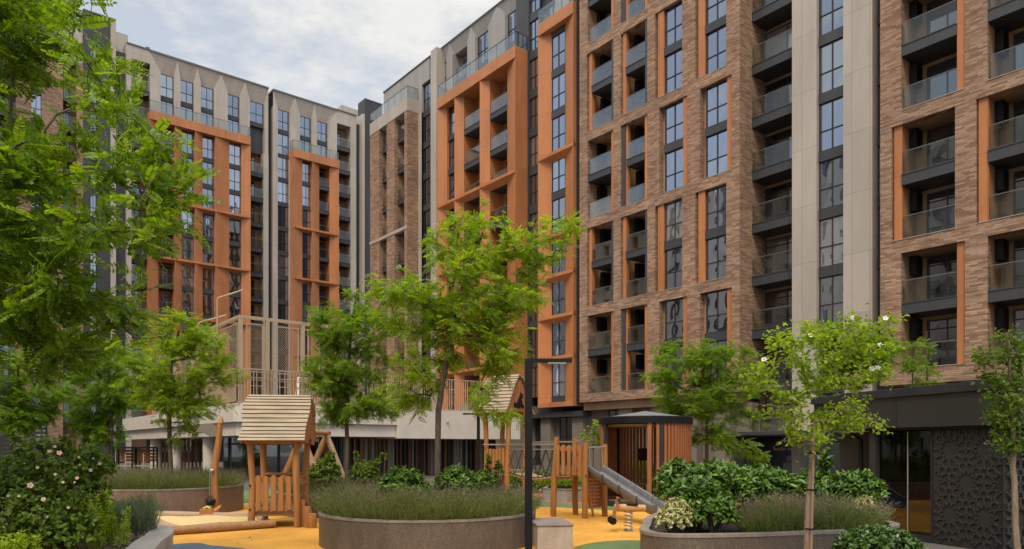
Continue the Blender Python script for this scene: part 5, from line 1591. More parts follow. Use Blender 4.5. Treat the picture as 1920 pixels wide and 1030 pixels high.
def crown_points(blobs, n, clump=6, spread=0.16, shell=0.55):
    """twig ends: gathered in clumps through the ellipsoids, more of them towards the outside"""
    vol = np.array([b[3] * b[4] * b[5] for b in blobs]); vol = vol ** 0.8; vol /= vol.sum()
    out = []
    m = max(1, n // clump)
    for _ in range(m):
        b = blobs[rng.choice(len(blobs), p=vol)]
        d = unit(1)[0]; r = shell + (1 - shell) * rng.random() ** 0.6
        c = np.array(b[:3]) + d * r * np.array(b[3:6])
        for q in range(clump):
            out.append(c + rng.normal(size=3) * spread * np.array([1, 1, .6]) * (np.mean(b[3:6]) ** 0.5))
    return np.array(out)
def skeleton(trunk, tips, up=0.35):
    """joins every tip to the nearest suitable point of the growing skeleton"""
    P = [np.array(p, float) for p in trunk]; par = [-1] + list(range(len(trunk) - 1))
    A = np.array(P)
    start = max(1, int(len(trunk) * 0.35))
    okay = [i >= start for i in range(len(P))]
    ax = np.array(trunk[len(trunk) // 2])
    order = np.argsort(np.linalg.norm((tips - ax) * np.array([1, 1, .7]), axis=1))
    tipnode = []
    for ti in order:
        t = tips[ti]
        A = np.array(P); dd = t - A
        dist = np.linalg.norm(dd, axis=1)
        pen = dist + up * np.maximum(0, -(dd[:, 2]) + 0.25 * np.linalg.norm(dd[:, :2], axis=1))
        pen[~np.array(okay)] += 50
        j = int(np.argmin(pen)); p = P[j]
        L = np.linalg.norm(t - p); k = 2 if L < 0.35 else 3 if L < 0.9 else 5
        prev = j
        sag = rng.normal(size=3) * 0.06 * L
        for s in range(1, k + 1):
            u = s / k
            q = p + (t - p) * u + sag * math.sin(math.pi * u) + np.array([0, 0, 0.10 * L * math.sin(math.pi * u)])
            P.append(q); par.append(prev); prev = len(P) - 1; okay.append(True)
        tipnode.append((ti, prev))
    return np.array(P), np.array(par), tipnode
def limb_mesh(name, P, par, r0, mat, parent, nside=6, rtip=0.006, trunk_n=0, expo=0.45, name_trunk='trunk'):
    n = len(P); cnt = np.zeros(n)
    ch = np.zeros(n, int)
    for i in range(n):
        if par[i] >= 0: ch[par[i]] += 1
    cnt[ch == 0] = 1
    for i in range(n - 1, 0, -1): cnt[par[i]] += cnt[i]
    rad = rtip * np.maximum(cnt, 1) ** expo
    rad = np.minimum(rad * (r0 / max(rad[0], 1e-6)) if rad[0] > r0 else rad, r0)
    rad = np.maximum(rad, rtip * 0.8)
    if trunk_n:
        for i in range(trunk_n): rad[i] = max(rad[i], r0 * (1 - 0.62 * i / trunk_n))
        rad[0] = r0 * 1.15
    V = []; F = []
    idx = np.arange(1, n)
    a, b = P[par[idx]], P[idx]
    ra, rb = np.minimum(rad[par[idx]], rad[idx] * 1.7), rad[idx]
    if trunk_n: ra[:trunk_n - 1] = rad[par[idx]][:trunk_n - 1]
    d = norm(b - a); ref = np.where(np.abs(d[:, 2:3]) > 0.9, np.array([[1., 0, 0]]), np.array([[0, 0, 1.]]))
    s = norm(np.cross(d, ref)); u = np.cross(s, d)
    th = np.arange(nside) * 2 * math.pi / nside
    circ = s[:, None, :] * np.cos(th)[None, :, None] + u[:, None, :] * np.sin(th)[None, :, None]
    A_ = a[:, None, :] + circ * ra[:, None, None]; B_ = b[:, None, :] + circ * rb[:, None, None] + d[:, None, :] * rb[:, None, None] * 0.4
    V = np.concatenate([A_, B_], axis=1).reshape(-1, 3)
    k = np.arange(nside); f = np.stack([k, (k + 1) % nside, nside + (k + 1) % nside, nside + k], axis=1)
    F = (f[None] + (np.arange(len(idx)) * 2 * nside)[:, None, None]).reshape(-1, 4)
    me = np_mesh(name, V, F, mat)
    me.polygons.foreach_set('use_smooth', np.ones(len(F), bool))
    return inst(name_trunk, me, parent)
def twig_leaves(P, par, tipnode, tips, per, leaf, size, back=0.45, droop=0.25, spread=0.9, outc=None, jit=0.05, flat=0.6):
    """leaves set alternately along the last stretch before every twig end"""
    tv, tf = leaf
    pos, d, nn = [], [], []
    for ti, node in tipnode:
        p = P[node]; q = P[par[node]]
        j = par[node]
        axis = p - P[par[j]] if par[j] >= 0 else p - q
        L = np.linalg.norm(axis); axis = axis / max(L, 1e-6)
        bk = min(back, L * 1.2 + 0.1)
        k = max(2, int(rng.normal(per, per * 0.2)))
        for i in range(k):
            u = (i + rng.random()) / k
            c = p - axis * bk * (1 - u) + rng.normal(size=3) * jit
            ang = rng.uniform(0, 2 * math.pi)
            side = norm(np.cross(axis, np.array([math.cos(ang) * .5, math.sin(ang) * .5, 1.0])))
            sg = 1 if i % 2 else -1
            dirn = axis * (0.35 + 0.7 * u) + side * sg * spread * (1.1 - 0.6 * u) + rng.normal(size=3) * 0.22 + np.array([0, 0, -droop])
            pos.append(c); d.append(dirn)
            nn.append(np.array([0, 0, flat]) + rng.normal(size=3) * 0.45)
    pos = np.array(pos); d = norm(np.array(d)); nn = norm(np.array(nn))
    bad = np.abs((d * nn).sum(1)) > 0.95; nn[bad] += 0.5
    sc = size * rng.uniform(0.7, 1.2, len(pos))
    return scatter(tv, tf, pos, frames(d, nn), sc)
bark = noise_mat('bark', (0.055, 0.038, 0.026), (0.15, 0.11, 0.08), scale=14, rough=0.9, bump=0.7, stretch=(3, 3, 0.5))
bark_pale = noise_mat('bark_pale', (0.16, 0.105, 0.07), (0.30, 0.215, 0.15), scale=12, rough=0.85, bump=0.5, stretch=(3, 3, 0.4))
LF_ROB = leaf_mat('robinia_leaf', (0.095, 0.172, 0.009), (0.23, 0.33, 0.016), 0.50, (2.1, 1.95, 0.45))
LF_BIG = leaf_mat('robinia_leaf_mature', (0.055, 0.115, 0.008), (0.18, 0.28, 0.014), 0.42, (2.0, 1.9, 0.45))
LF_DARK = leaf_mat('robinia_leaf_dark', (0.068, 0.138, 0.009), (0.165, 0.26, 0.016), 0.48, (2.0, 1.95, 0.45))
LF_HIB = leaf_mat('hibiscus_leaf', (0.125, 0.205, 0.010), (0.27, 0.36, 0.020), 0.5, (1.7, 1.7, 0.5))
LF_COL = leaf_mat('column_leaf', (0.055, 0.11, 0.010), (0.13, 0.21, 0.018), 0.42)
LF_LAU = leaf_mat('laurel_leaf', (0.030, 0.080, 0.008), (0.095, 0.185, 0.012), 0.18, rough=0.38, spec=0.4, cc=(0.16, 0.27, 0.016))
LF_BUSH = leaf_mat('bush_leaf', (0.050, 0.098, 0.009), (0.15, 0.23, 0.016), 0.38)
LF_LIME = leaf_mat('lime_leaf', (0.20, 0.31, 0.012), (0.38, 0.50, 0.028), 0.45)
LF_VAR = leaf_mat('variegated_leaf', (0.16, 0.20, 0.035), (0.55, 0.50, 0.24), 0.2, (1.2, 1.2, 0.8), cc=(0.62, 0.56, 0.34))
LF_BOX = leaf_mat('box_leaf', (0.030, 0.070, 0.012), (0.075, 0.15, 0.018), 0.2, rough=0.35, spec=0.5)
LF_LAV = leaf_mat('lavender_leaf', (0.080, 0.108, 0.024), (0.175, 0.205, 0.055), 0.3, (1.2, 1.2, 0.9))
LF_SAGE = leaf_mat('sage_leaf', (0.11, 0.15, 0.07), (0.22, 0.27, 0.15), 0.3, (1.2, 1.2, 0.9))
LF_LAVF = leaf_mat('lavender_flower', (0.13, 0.10, 0.065), (0.23, 0.175, 0.125), 0.15, (1.1, 1, 1))
PETAL = leaf_mat('pale_petal', (0.62, 0.38, 0.30), (0.80, 0.58, 0.48), 0.35, (1.1, 1, 1))
PETALW = leaf_mat('white_petal', (0.72, 0.62, 0.56), (0.85, 0.78, 0.72), 0.3, (1, 1, 1))
PIN = leaf_pinnate(6, 0.46, 0.30, 0.22, False)
PIN_BIG = leaf_pinnate(7, 0.50, 0.25, 0.25, True)
SIMPLE = leaf_simple(0.64, 0.08, 0.2)

def tree(name, label, base, trunk, blobs, ntips, per, leaf, size, lmat, r0, clump=6, spread=0.16, shell=0.5, droop=0.25, back=0.45, group='young trees of the courtyard', bmat=None, rtip=0.005, flat=0.6, lspread=0.9, cat='tree', tips=None, ground=None):
    t = thing(name, label, cat, base, 0, group)
    tr = np.array(trunk, float)
    # finer trunk
    fine = [tr[0]]
    for i in range(len(tr) - 1):
        for s in range(1, 4): fine.append(tr[i] + (tr[i + 1] - tr[i]) * s / 3 + (rng.normal(size=3) * 0.008 if s < 3 else 0))
    if tips is None: tips = crown_points(blobs, ntips, clump, spread, shell)
    P_, par, tn = skeleton(fine, tips)
    limb_mesh('trunk', P_, par, r0, bmat or bark, t, 6, rtip, len(fine))
    V, F = twig_leaves(P_, par, tn, tips, per, leaf, size, back, droop, lspread, flat=flat)
    inst('crown', np_mesh('crown', V, F, lmat), t)
    return t, P_, par, tn

def flower_mesh(r, n=5, mat=None):
    m = MB()
    for k in range(n):
        a = 2 * math.pi * k / n; d = Vector((math.cos(a), math.sin(a), 0)); s = Vector((-math.sin(a), math.cos(a), 0))
        c = [Vector((0, 0, 0)), d * r * .55 + s * r * .48 + Vector((0, 0, r * .35)), d * r + s * r * .3 + Vector((0, 0, r * .42)), d * r * 1.05 - s * r * .25 + Vector((0, 0, r * .40)), d * r * .55 - s * r * .48 + Vector((0, 0, r * .30))]
        m.add(c, [(0, 1, 2, 3, 4)])
    m.tube([(0, 0, 0), (0, 0, r * .55)], [r * .10, r * .05], 5, 1)
    return m.mesh('flower', [mat, LF_LIME])
FL_PINK = flower_mesh(0.055, 5, PETAL)
FL_WHITE = flower_mesh(0.055, 5, PETALW)
def put_flower(me, parent, p, toward, s=1.0):
    o = inst('flower', me, parent, p)
    d = (Vector(toward)).normalized() + Vector((random.uniform(-.3, .3), random.uniform(-.3, .3), random.uniform(-.1, .4)))
    o.rotation_euler = d.to_track_quat('Z', 'Y').to_euler(); o.scale = (s, s, s)

# tall robinia in the central planter
b0 = Vector((-1.45, 13.9, 0.54))
def L_(b, px, py, Y=None, dy=0.0):
    """offset from the tree base of a point seen at a photo position, at the tree's own distance (+dy)"""
    Y = (Y or b.y) + dy; return tuple(at(px, Y, None, py) - b)
def blobs_px(b, items):
    out = []
    for (px, py, rx, ry, dy, rd) in items:
        c = L_(b, px, py, dy=dy); k = (b.y + dy) / 1343
        out.append((*c, rx * k, rd, ry * k))
    return out
tree('robinia_tree', 'tallest courtyard robinia, rising from the round front planter at the centre', b0,
     [(0, 0, 0), L_(b0, 822, 770), L_(b0, 833, 700), L_(b0, 850, 600), L_(b0, 872, 520), L_(b0, 905, 440)],
     blobs_px(b0, [(905, 440, 75, 45, 0.1, .6), (985, 452, 80, 38, 0.2, .6), (1045, 440, 32, 25, 0.1, .4), (1005, 505, 40, 28, 0, .4), (845, 470, 45, 70, .2, .6), (935, 525, 95, 50, 0, 1.0), (800, 560, 85, 60, .2, .9), (725, 555, 60, 45, .1, .6), (880, 600, 105, 60, 0, 1.0),
                   (960, 570, 55, 45, -.2, .6), (800, 655, 70, 60, .2, .8), (900, 680, 70, 45, .1, .7), (770, 735, 55, 40, .2, .5), (870, 745, 60, 35, 0, .6), (930, 760, 60, 40, -.3, .5)]),
     760, 7, PIN, 0.20, LF_ROB, 0.062, clump=5, spread=0.20, shell=0.35)
# second robinia, middle planter
b1 = Vector((-4.5, 19.6, 0.54))
tree('robinia_tree', 'dark green robinia with dense drooping crown behind the near playhouse roof', b1,
     [(0, 0, 0), L_(b1, 650, 800), L_(b1, 653, 700), L_(b1, 660, 600), L_(b1, 672, 540)],
     blobs_px(b1, [(670, 560, 45, 45, 0, .6), (640, 610, 65, 45, 0, .9), (705, 620, 50, 55, .2, .8), (660, 680, 80, 60, 0, 1.0), (620, 700, 50, 50, 0, .7), (660, 755, 70, 40, 0, .9), (705, 770, 40, 35, 0, .6), (615, 745, 35, 40, .2, .5), (650, 790, 40, 25, 0, .5)]),
     640, 8, PIN, 0.205, LF_DARK, 0.06, clump=5, spread=0.16, shell=0.3)
# left robinia
b2 = Vector((-9.62, 20.2, 0.64))
tree('robinia_tree', 'bright green round robinia in the brown planter behind the sand pit', b2,
     [(0, 0, 0), L_(b2, 318, 820), L_(b2, 318, 740), L_(b2, 322, 680), L_(b2, 335, 620)],
     blobs_px(b2, [(345, 612, 48, 38, 0, .6), (290, 650, 60, 45, 0, .9), (250, 660, 25, 25, 0, .5), (375, 655, 55, 45, .1, .9), (420, 695, 45, 28, 0, .5), (335, 700, 90, 50, 0, 1.2), (265, 700, 40, 40, 0, .7), (300, 755, 60, 40, 0, .9), (375, 750, 55, 40, 0, .8), (345, 800, 45, 35, 0, .7)]),
     680, 8, PIN, 0.20, LF_ROB, 0.065, clump=5, spread=0.16, shell=0.3)
# robinia behind the grille pavilion
b3 = Vector((6.95, 25.5, 0.0))
tree('robinia_tree', 'wide feathery robinia standing behind the round slatted pavilion', b3,
     [(0, 0, 0), L_(b3, 1325, 860), L_(b3, 1325, 800), L_(b3, 1330, 730), L_(b3, 1335, 670)],
     blobs_px(b3, [(1270, 670, 50, 40, 0, .9), (1330, 690, 60, 45, 0, 1.2), (1385, 670, 40, 35, 0, .8), (1240, 720, 40, 28, 0, .7), (1300, 745, 70, 45, 0, 1.3), (1380, 740, 50, 45, 0, 1.1), (1345, 800, 60, 45, 0, 1.2), (1405, 790, 28, 35, .2, .7), (1400, 845, 30, 20, 0, .6)]),
     620, 7, PIN, 0.27, LF_DARK, 0.08, clump=7, spread=0.2, shell=0.3)
# dark robinia beyond the kiosk roof
b4 = Vector((9.5, 20.3, 0.0))
tree('robinia_tree', 'dark layered robinia behind the black kiosk roof, half hidden by the flowering tree', b4,
     [(0, 0, 0), L_(b4, 1585, 800), L_(b4, 1580, 720), L_(b4, 1578, 640)],
     blobs_px(b4, [(1545, 640, 38, 40, 0, .7), (1600, 660, 50, 45, 0, .9), (1640, 660, 40, 30, 0, .7), (1560, 700, 45, 35, 0, .8), (1635, 710, 35, 25, 0, .6)]),
     300, 8, PIN, 0.24, LF_DARK, 0.06, clump=7, spread=0.16, shell=0.3)
# saplings on the far side of the kiosk roof
b5 = Vector((11.3, 19.8, 0.0))
for i, (px, top, lb) in enumerate(((1712, 640, 'thin feathery sapling above the kiosk roof, left of a pair'), (1738, 622, 'thin feathery sapling above the kiosk roof, right and taller of a pair'))):
    b5 = at(px, 19.8 + i * .3, 0)
    tree('sapling', lb, b5, [(0, 0, 0), L_(b5, px, 740), L_(b5, px, 690), L_(b5, px, top)],
         blobs_px(b5, [(px, top + 25, 16, 25, 0, .25), (px, top + 60, 19, 25, 0, .3), (px, top + 85, 20, 20, 0, .3)]), 46, 6, PIN, 0.17, LF_DARK, 0.025, clump=4, spread=0.08, group='saplings beyond the kiosk')
# two trees in the far left shade
for i, (px, Y, lb, items) in enumerate((
        (208, 24.0, 'shaded robinia under the big branches, left of the white deck', [(195, 690, 50, 50, 0, 1), (170, 760, 45, 40, 0, .8), (225, 740, 40, 45, 0, .8), (190, 810, 40, 30, 0, .7)]),
        (38, 22.0, 'shaded robinia at the left edge in front of the louvred screens', [(40, 700, 60, 50, 0, 1), (90, 740, 45, 40, 0, .8), (10, 770, 50, 40, 0, .8), (60, 790, 50, 25, 0, .7)]))):
    b6 = at(px, Y, 0)
    tree('robinia_tree', lb, b6, [(0, 0, 0), L_(b6, px, 830), L_(b6, px, 760), L_(b6, px - 5, 690)], blobs_px(b6, items), 380, 8, PIN, 0.25, LF_DARK, 0.08, clump=7, spread=0.2, shell=0.3)
# large branches at the left: a robinia with its trunk outside the picture
b7 = Vector((-6.9, 7.4, 0.4))
big = blobs_px(b7, [(15, 70, 62, 95, 0, .9), (-60, 0, 120, 100, .3, 1.2), (60, 170, 70, 35, -.2, .5), (0, 240, 90, 70, 0, 1.0), (180, 262, 45, 22, -.3, .4), (60, 340, 100, 50, -.2, .9), (225, 335, 45, 24, -.4, .4),
                    (220, 420, 50, 28, -.3, .5), (80, 450, 120, 60, -.2, 1.0), (0, 380, 130, 100, .3, 1.2), (190, 510, 75, 50, -.3, .7), (60, 530, 140, 70, 0, 1.2), (160, 590, 75, 45, 0, .8), (40, 630, 120, 55, .2, 1.0),
                    (130, 660, 60, 35, .2, .6), (-150, 300, 200, 250, .5, 1.6), (-150, 600, 180, 120, .3, 1.4), (-300, 100, 250, 300, .5, 2), (-80, -200, 250, 150, .5, 1.8)])
tips7 = list(crown_points(big, 1350, 6, 0.14, 0.3))
for px, py, n_ in ((225, 115, 5), (200, 110, 3), (212, 150, 4), (150, 120, 5), (118, 8, 3), (205, 225, 5), (250, 245, 5), (215, 210, 3), (300, 255, 4), (318, 270, 5), (285, 280, 4), (330, 300, 3), (345, 355, 6), (322, 345, 5), (300, 335, 4), (335, 400, 5), (310, 425, 4), (290, 390, 4), (275, 450, 5), (255, 480, 4), (300, 460, 3), (285, 330, 3), (265, 380, 4), (225, 180, 3), (240, 300, 4), (265, 300, 3), (240, 560, 4), (262, 590, 4), (215, 640, 4)):
    for q in range(max(2, n_ - 2)): tips7.append(np.array(L_(b7, px, py, dy=rng.normal() * .35 - .2)) + rng.normal(size=3) * .07)
tips7 = np.array(tips7)
t7, P7, par7, tn7 = tree('robinia_tree', 'big robinia filling the upper left with long feathery branches', b7,
     [(0, 0, 0), (0.05, 0.0, 1.2), (0.2, 0.05, 2.4), (0.35, 0.0, 3.6), (0.5, 0, 4.8)],
     None, 0, 6, PIN_BIG, 0.26, LF_BIG, 0.14, back=0.5, rtip=0.004, group=None, tips=tips7)
# flowering hibiscus tree with its stake, front right
b8 = at(1510, 9.2, 0)
tips = []
for px, py in ((1445, 690), (1452, 640), (1470, 622), (1500, 640), (1520, 618), (1545, 640), (1570, 610), (1598, 602), (1625, 615), (1660, 612), (1650, 650), (1665, 690), (1430, 725), (1425, 690), (1480, 680), (1510, 690), (1540, 680), (1575, 665), (1610, 660), (1635, 700),
               (1470, 740), (1500, 740), (1530, 730), (1560, 720), (1595, 715), (1620, 745), (1450, 770), (1485, 785), (1515, 780), (1545, 775), (1580, 765), (1610, 790), (1640, 788), (1490, 820), (1530, 815), (1560, 800)):
    c = np.array(L_(b8, px, py)); 
    for q in range(5): tips.append(c + rng.normal(size=3) * np.array([.055, .26, .06]))
tips = np.array(tips)
t8, P8, par8, tn8 = tree('hibiscus_tree', 'young white flowered hibiscus tree on a bare staked trunk, front right', b8,
     [(0, 0, 0), L_(b8, 1516, 950), L_(b8, 1522, 870), L_(b8, 1525, 830), L_(b8, 1528, 790)], None, 0, 22, SIMPLE, 0.064, LF_HIB, 0.05, back=0.30, droop=0.35, bmat=bark_pale, group='young trees of the courtyard', rtip=0.004, tips=tips, flat=0.5, lspread=1.0)
for px, py in ((1650, 648), (1645, 690), (1598, 597), (1660, 598), (1433, 675), (1635, 692), (1520, 630)):
    put_flower(FL_WHITE, t8, L_(b8, px, py, dy=-.22), (-.2, -1, .3), 0.62)
m = MB(); m.tube([(0.035, -0.075, 0), (0.075, -0.07, 1.7)], 0.016, 8, 0); m.build('stake', wood_mat('stake_wood', (0.20, 0.13, 0.08), (0.32, 0.22, 0.14), 'z'), t8)
m = MB()
for z in (0.75, 1.25, 1.72):
    u_ = z / 1.72; c = Vector((0.02 + 0.075 * u_, -0.03, z)); m.lathe([(0.062, z - .012), (0.066, z), (0.062, z + .012)], 14, (c.x, c.y))
m.build('tie', M['black'], t8)
# narrow tree at the right edge
b9 = at(1907, 9.2, 0)
tree('hibiscus_tree', 'narrow upright young tree on a bare pale trunk at the right edge', b9,
     [(0, 0, 0), L_(b9, 1902.5, 930), L_(b9, 1900, 850), L_(b9, 1897.5, 780), L_(b9, 1894, 700), L_(b9, 1890, 640)],
     blobs_px(b9, [(1880, 615, 20, 35, 0, .16), (1868, 665, 28, 35, 0, .25), (1910, 650, 30, 50, 0, .3), (1885, 720, 40, 45, 0, .32), (1930, 720, 35, 70, 0, .3), (1890, 780, 38, 35, 0, .3), (1895, 825, 28, 25, 0, .22)]),
     230, 11, SIMPLE, 0.062, LF_COL, 0.042, clump=4, spread=0.11, shell=0.2, droop=0.2, back=0.25, bmat=bark_pale, rtip=0.003)
# little plant by the pavilion
bA = at(1112, 25.5, 0)
tree('shrub', 'slender light green shrub left of the round slatted pavilion', bA, [(0, 0, 0), L_(bA, 1112, 850), L_(bA, 1114, 800)],
     blobs_px(bA, [(1104, 815, 12, 18, 0, .3), (1122, 800, 8, 14, 0, .2), (1132, 780, 7, 14, 0, .2), (1118, 825, 14, 14, 0, .3)]), 60, 6, SIMPLE, 0.12, LF_ROB, 0.03, clump=4, spread=0.08, group=None, cat='shrub')

# ------------------------------------------------------------------ shrubs
def shrub(name, label, base, blobs, n, leaf, size, lmat, per=7, cat='shrub', group=None, up=0.7, stems=True, inner=0.45, tilt=0.55, bmat=None, extra=None):
    """rosettes of leaves on the ends of short stems; blobs in local metres"""
    t = thing(name, label, cat, base, 0, group)
    vol = np.array([b[3] * b[4] * b[5] for b in blobs]) ** 0.7; vol /= vol.sum()
    ctr, out = [], []
    for _ in range(n):
        b = blobs[rng.choice(len(blobs), p=vol)]
        d = unit(1)[0]; 
        if d[2] < -0.3: d[2] = -d[2]
        r = inner + (1 - inner) * rng.random() ** 0.5
        c = np.array(b[:3]) + d * r * np.array(b[3:6])
        if c[2] < 0.02: c[2] = 0.02 + rng.random() * 0.08
        ctr.append(c); out.append(norm(d * np.array([1, 1, .8]) + np.array([0, 0, up])))
    ctr = np.array(ctr); out = np.array(out)
    c2 = np.repeat(ctr, per, 0); o2 = np.repeat(out, per, 0)
    az = rng.uniform(0, 2 * math.pi, len(c2)); ref = np.where(np.abs(o2[:, 2:3]) > .9, np.array([[1., 0, 0]]), np.array([[0, 0, 1.]]))
    s = norm(np.cross(o2, ref)); u = np.cross(s, o2)
    lift = rng.uniform(0.1, 1.1, (len(c2), 1))
    d = o2 * lift + (s * np.cos(az)[:, None] + u * np.sin(az)[:, None]) * (1.25 - 0.6 * lift)
    nn = norm(o2 * 1.0 - d * 0.3 + rng.normal(size=d.shape) * 0.15)
    pos = c2 - o2 * (rng.random((len(c2), 1)) * size * 0.8)
    sc = size * rng.uniform(0.6, 1.15, len(pos))
    V, F = scatter(leaf[0], leaf[1], pos, frames(d, nn), sc)
    inst('foliage', np_mesh('foliage', V, F, lmat), t)
    if stems:
        k = min(len(ctr), 150); sel = rng.choice(len(ctr), k, replace=False)
        m = MB()
        cx = np.array([b[:3] for b in blobs])
        for i in sel:
            c = ctr[i]; j = int(np.argmin(np.linalg.norm(cx[:, :2] - c[:2], axis=1)))
            foot = Vector((cx[j][0] * .9 + (c[0] - cx[j][0]) * .25, cx[j][1] * .9 + (c[1] - cx[j][1]) * .25, 0.0)); e = Vector(c)
            mid = foot.lerp(e, .55) + Vector((0, 0, .05)); m.tube([foot, mid, e], [0.008, 0.006, 0.004], 4, caps=False)
        m.build('stem', bmat or bark, t)
    return t
LAUREL = leaf_simple(0.36, 0.05, 0.22)
SMALL = leaf_simple(0.6, 0.06, 0.12)
# laurels in the right planter
zf = 0.49
shrub('laurel_shrub', 'big glossy cherry laurel at the front left of the kidney shaped planter', (2.95, 11.2, zf),
      [(-0.05, 0.0, 0.48, .46, .45, .50), (0.25, 0.1, 0.60, .40, .45, .46), (-0.25, 0.35, 0.66, .4, .4, .46), (.12, -.38, .32, .38, .28, .34), (-.2, -.2, .3, .3, .3, .32)], 820, LAUREL, 0.125, LF_LAU, 8, group='laurel shrubs in the kidney shaped planter')
shrub('laurel_shrub', 'broad laurel in the middle of the kidney shaped planter, behind the lavender', (4.1, 12.4, zf),
      [(-0.5, 0.1, 0.62, .6, .5, .46), (0.3, 0.2, 0.58, .6, .5, .44), (0.0, -.1, .5, .5, .4, .42)], 620, LAUREL, 0.125, LF_LAU, 8, group='laurel shrubs in the kidney shaped planter')
shrub('laurel_shrub', 'laurel at the right end of the kidney shaped planter with one tall shoot', (5.55, 12.3, zf),
      [(-0.35, 0, 0.52, .5, .45, .42), (0.25, -0.2, 0.50, .5, .45, .42), (-0.18, 0.0, 0.98, .10, .10, .22)], 520, LAUREL, 0.13, LF_LAU, 8, group='laurel shrubs in the kidney shaped planter')
shrub('variegated_shrub', 'cream and green variegated shrub at the left corner of the kidney shaped planter', (2.42, 10.72, zf),
      [(0, 0, 0.20, .29, .28, .24), (0.06, 0.02, .36, .2, .2, .18)], 520, SMALL, 0.055, LF_VAR, 7, group='variegated shrubs', up=0.4)
shrub('variegated_shrub', 'variegated shrub at the right end of the planter in front of the kiosk glass', (5.62, 11.45, zf),
      [(0, 0, 0.24, .24, .24, .24), (0.02, 0, .40, .14, .14, .14)], 260, SMALL, 0.055, LF_VAR, 7, group='variegated shrubs', up=0.8)
shrub('box_shrub', 'rounded clipped dark green shrub at the foot of the front right planter', (4.72, 9.25, 0.0),
      [(0, 0, 0.42, .56, .5, .38), (-.2, 0, .36, .36, .4, .36), (.25, 0, .32, .36, .4, .36)], 800, SMALL, 0.062, LF_BOX, 7, up=0.9, inner=0.7)
# shrubs behind the lavender of the central planter
for i, (px, Y, lb) in enumerate(((752, 13.3, 'dark laurel behind the lavender, left of the tall robinia trunk'), (855, 13.9, 'dark laurel to the right of the tall robinia trunk'))):
    p = at(px, Y, 0.54)
    shrub('laurel_shrub', lb, p, [(0, 0, 0.48, .42, .38, .42), (0.2, .1, .42, .36, .3, .38)], 300, LAUREL, 0.12, LF_LAU, 7, group='laurels round the tall robinia')
p = at(905, 14.2, 0.54)
shrub('leafy_shrub', 'loose shrub with arching shoots at the right side of the central planter', p, [(0, 0, 0.42, .35, .3, .38), (.12, 0, .85, .07, .07, .34), (.32, 0, .75, .10, .08, .28)], 380, SMALL, 0.07, LF_BUSH, 6, up=.6)
# shrubs of the middle planter
p = at(612, 18.9, 0.54)
shrub('rose_bush', 'rose bush with tiny pale blooms to the left of the staked robinia trunk', p, [(0, 0, .52, .42, .4, .46), (.1, 0, .95, .14, .14, .24), (-.3, 0, .42, .3, .3, .4)], 420, SMALL, 0.075, LF_BUSH, 6, group='rose bushes of the middle planter')
p = at(682, 19.0, 0.54)
t_ = shrub('rose_bush', 'rose bush with one long arching shoot right of the staked robinia trunk', p, [(0, 0, .5, .42, .4, .44), (.38, 0, .82, .12, .1, .14), (.52, 0, 1.0, .1, .1, .12), (.2, 0, .6, .2, .2, .24), (-.2, 0, .95, .08, .08, .25)], 400, SMALL, 0.075, LF_BUSH, 6, group='rose bushes of the middle planter')
# left foreground bushes
zl = 0.40
t_ = shrub('hibiscus_bush', 'large hibiscus bush with pale pink flowers at the lower left', (-5.45, 8.2, zl),
      [(-0.15, 0, .55, .55, .5, .55), (.15, -.1, .45, .45, .45, .48), (-.35, .1, .85, .35, .35, .45), (0.05, .2, 1.0, .22, .22, .30), (.52, 0, .72, .10, .10, .26), (.38, 0, 1.0, .09, .09, .22), (-.1, .1, 1.2, .09, .09, .18), (.5, 0, .38, .26, .26, .36), (.25, -.2, .3, .35, .3, .3)], 1400, SMALL, 0.066, LF_BUSH, 6, inner=.35, up=.45, group='pink flowered hibiscus bushes')
for px, py, s in ((82, 937, 1.1), (57, 911, 1.0), (104, 890, .7), (145, 897, .75), (36, 931, .6), (88, 970, .7), (128, 952, .6), (15, 930, .55), (112, 850, .8), (70, 877, .7), (118, 905, .6), (140, 905, .5)):
    put_flower(FL_PINK, t_, at(px, 7.82, None, py) - Vector((-5.45, 8.2, zl)), (.4, -1, .3), s * random.uniform(.38, .6))
t_ = shrub('hibiscus_bush', 'taller hibiscus bush behind, with pink blooms against the dark trees', (-6.9, 10.2, zl),
      [(0, 0, .7, .6, .55, .65), (.55, .1, .72, .5, .5, .58), (-.6, 0, .7, .6, .55, .65), (.80, .1, 1.12, .32, .3, .34), (0.2, 0, 1.3, .38, .3, .26), (1.05, .1, 1.05, .16, .15, .22), (.55, 0, 1.42, .10, .10, .20), (-.15, 0, 1.5, .08, .08, .18), (.95, 0, 1.36, .07, .07, .18), (.85, .05, .55, .36, .3, .5), (.4, -.15, .4, .5, .4, .4), (1.0, 0, .3, .25, .25, .3)], 1900, SMALL, 0.078, LF_BUSH, 6, inner=.35, up=.45, group='pink flowered hibiscus bushes')
for px, py, s in ((93, 847, 1.1), (170, 882, .9), (187, 870, .7), (118, 893, .9), (148, 858, .6), (103, 838, .8), (58, 880, .8), (150, 872, .5), (175, 860, .5)):
    put_flower(FL_PINK, t_, at(px, 9.7, None, py) - Vector((-6.9, 10.2, zl)), (.4, -1, .3), s * random.uniform(.38, .6))
for k in range(26):      # unopened buds
    q = unit(1)[0]; c = np.array([0.05, 0, .75]) + np.array([abs(q[0]) * .95 * (1 if k % 3 else -1), -abs(q[1]) * .6, q[2] * .55])
    m = MB(); m.tube([(0, 0, 0), (0, 0, .02), (0, 0, .045)], [.008, .015, .004], 6); m.build('bud', PETAL, t_, tuple(c))
shrub('laurel_shrub', 'laurel with pale glossy leaves at the far left behind the hibiscus', (-7.9, 10.0, zl), [(0, 0, .6, .5, .5, .6), (.3, .2, .9, .4, .4, .35)], 260, LAUREL, 0.13, LF_LAU, 7)
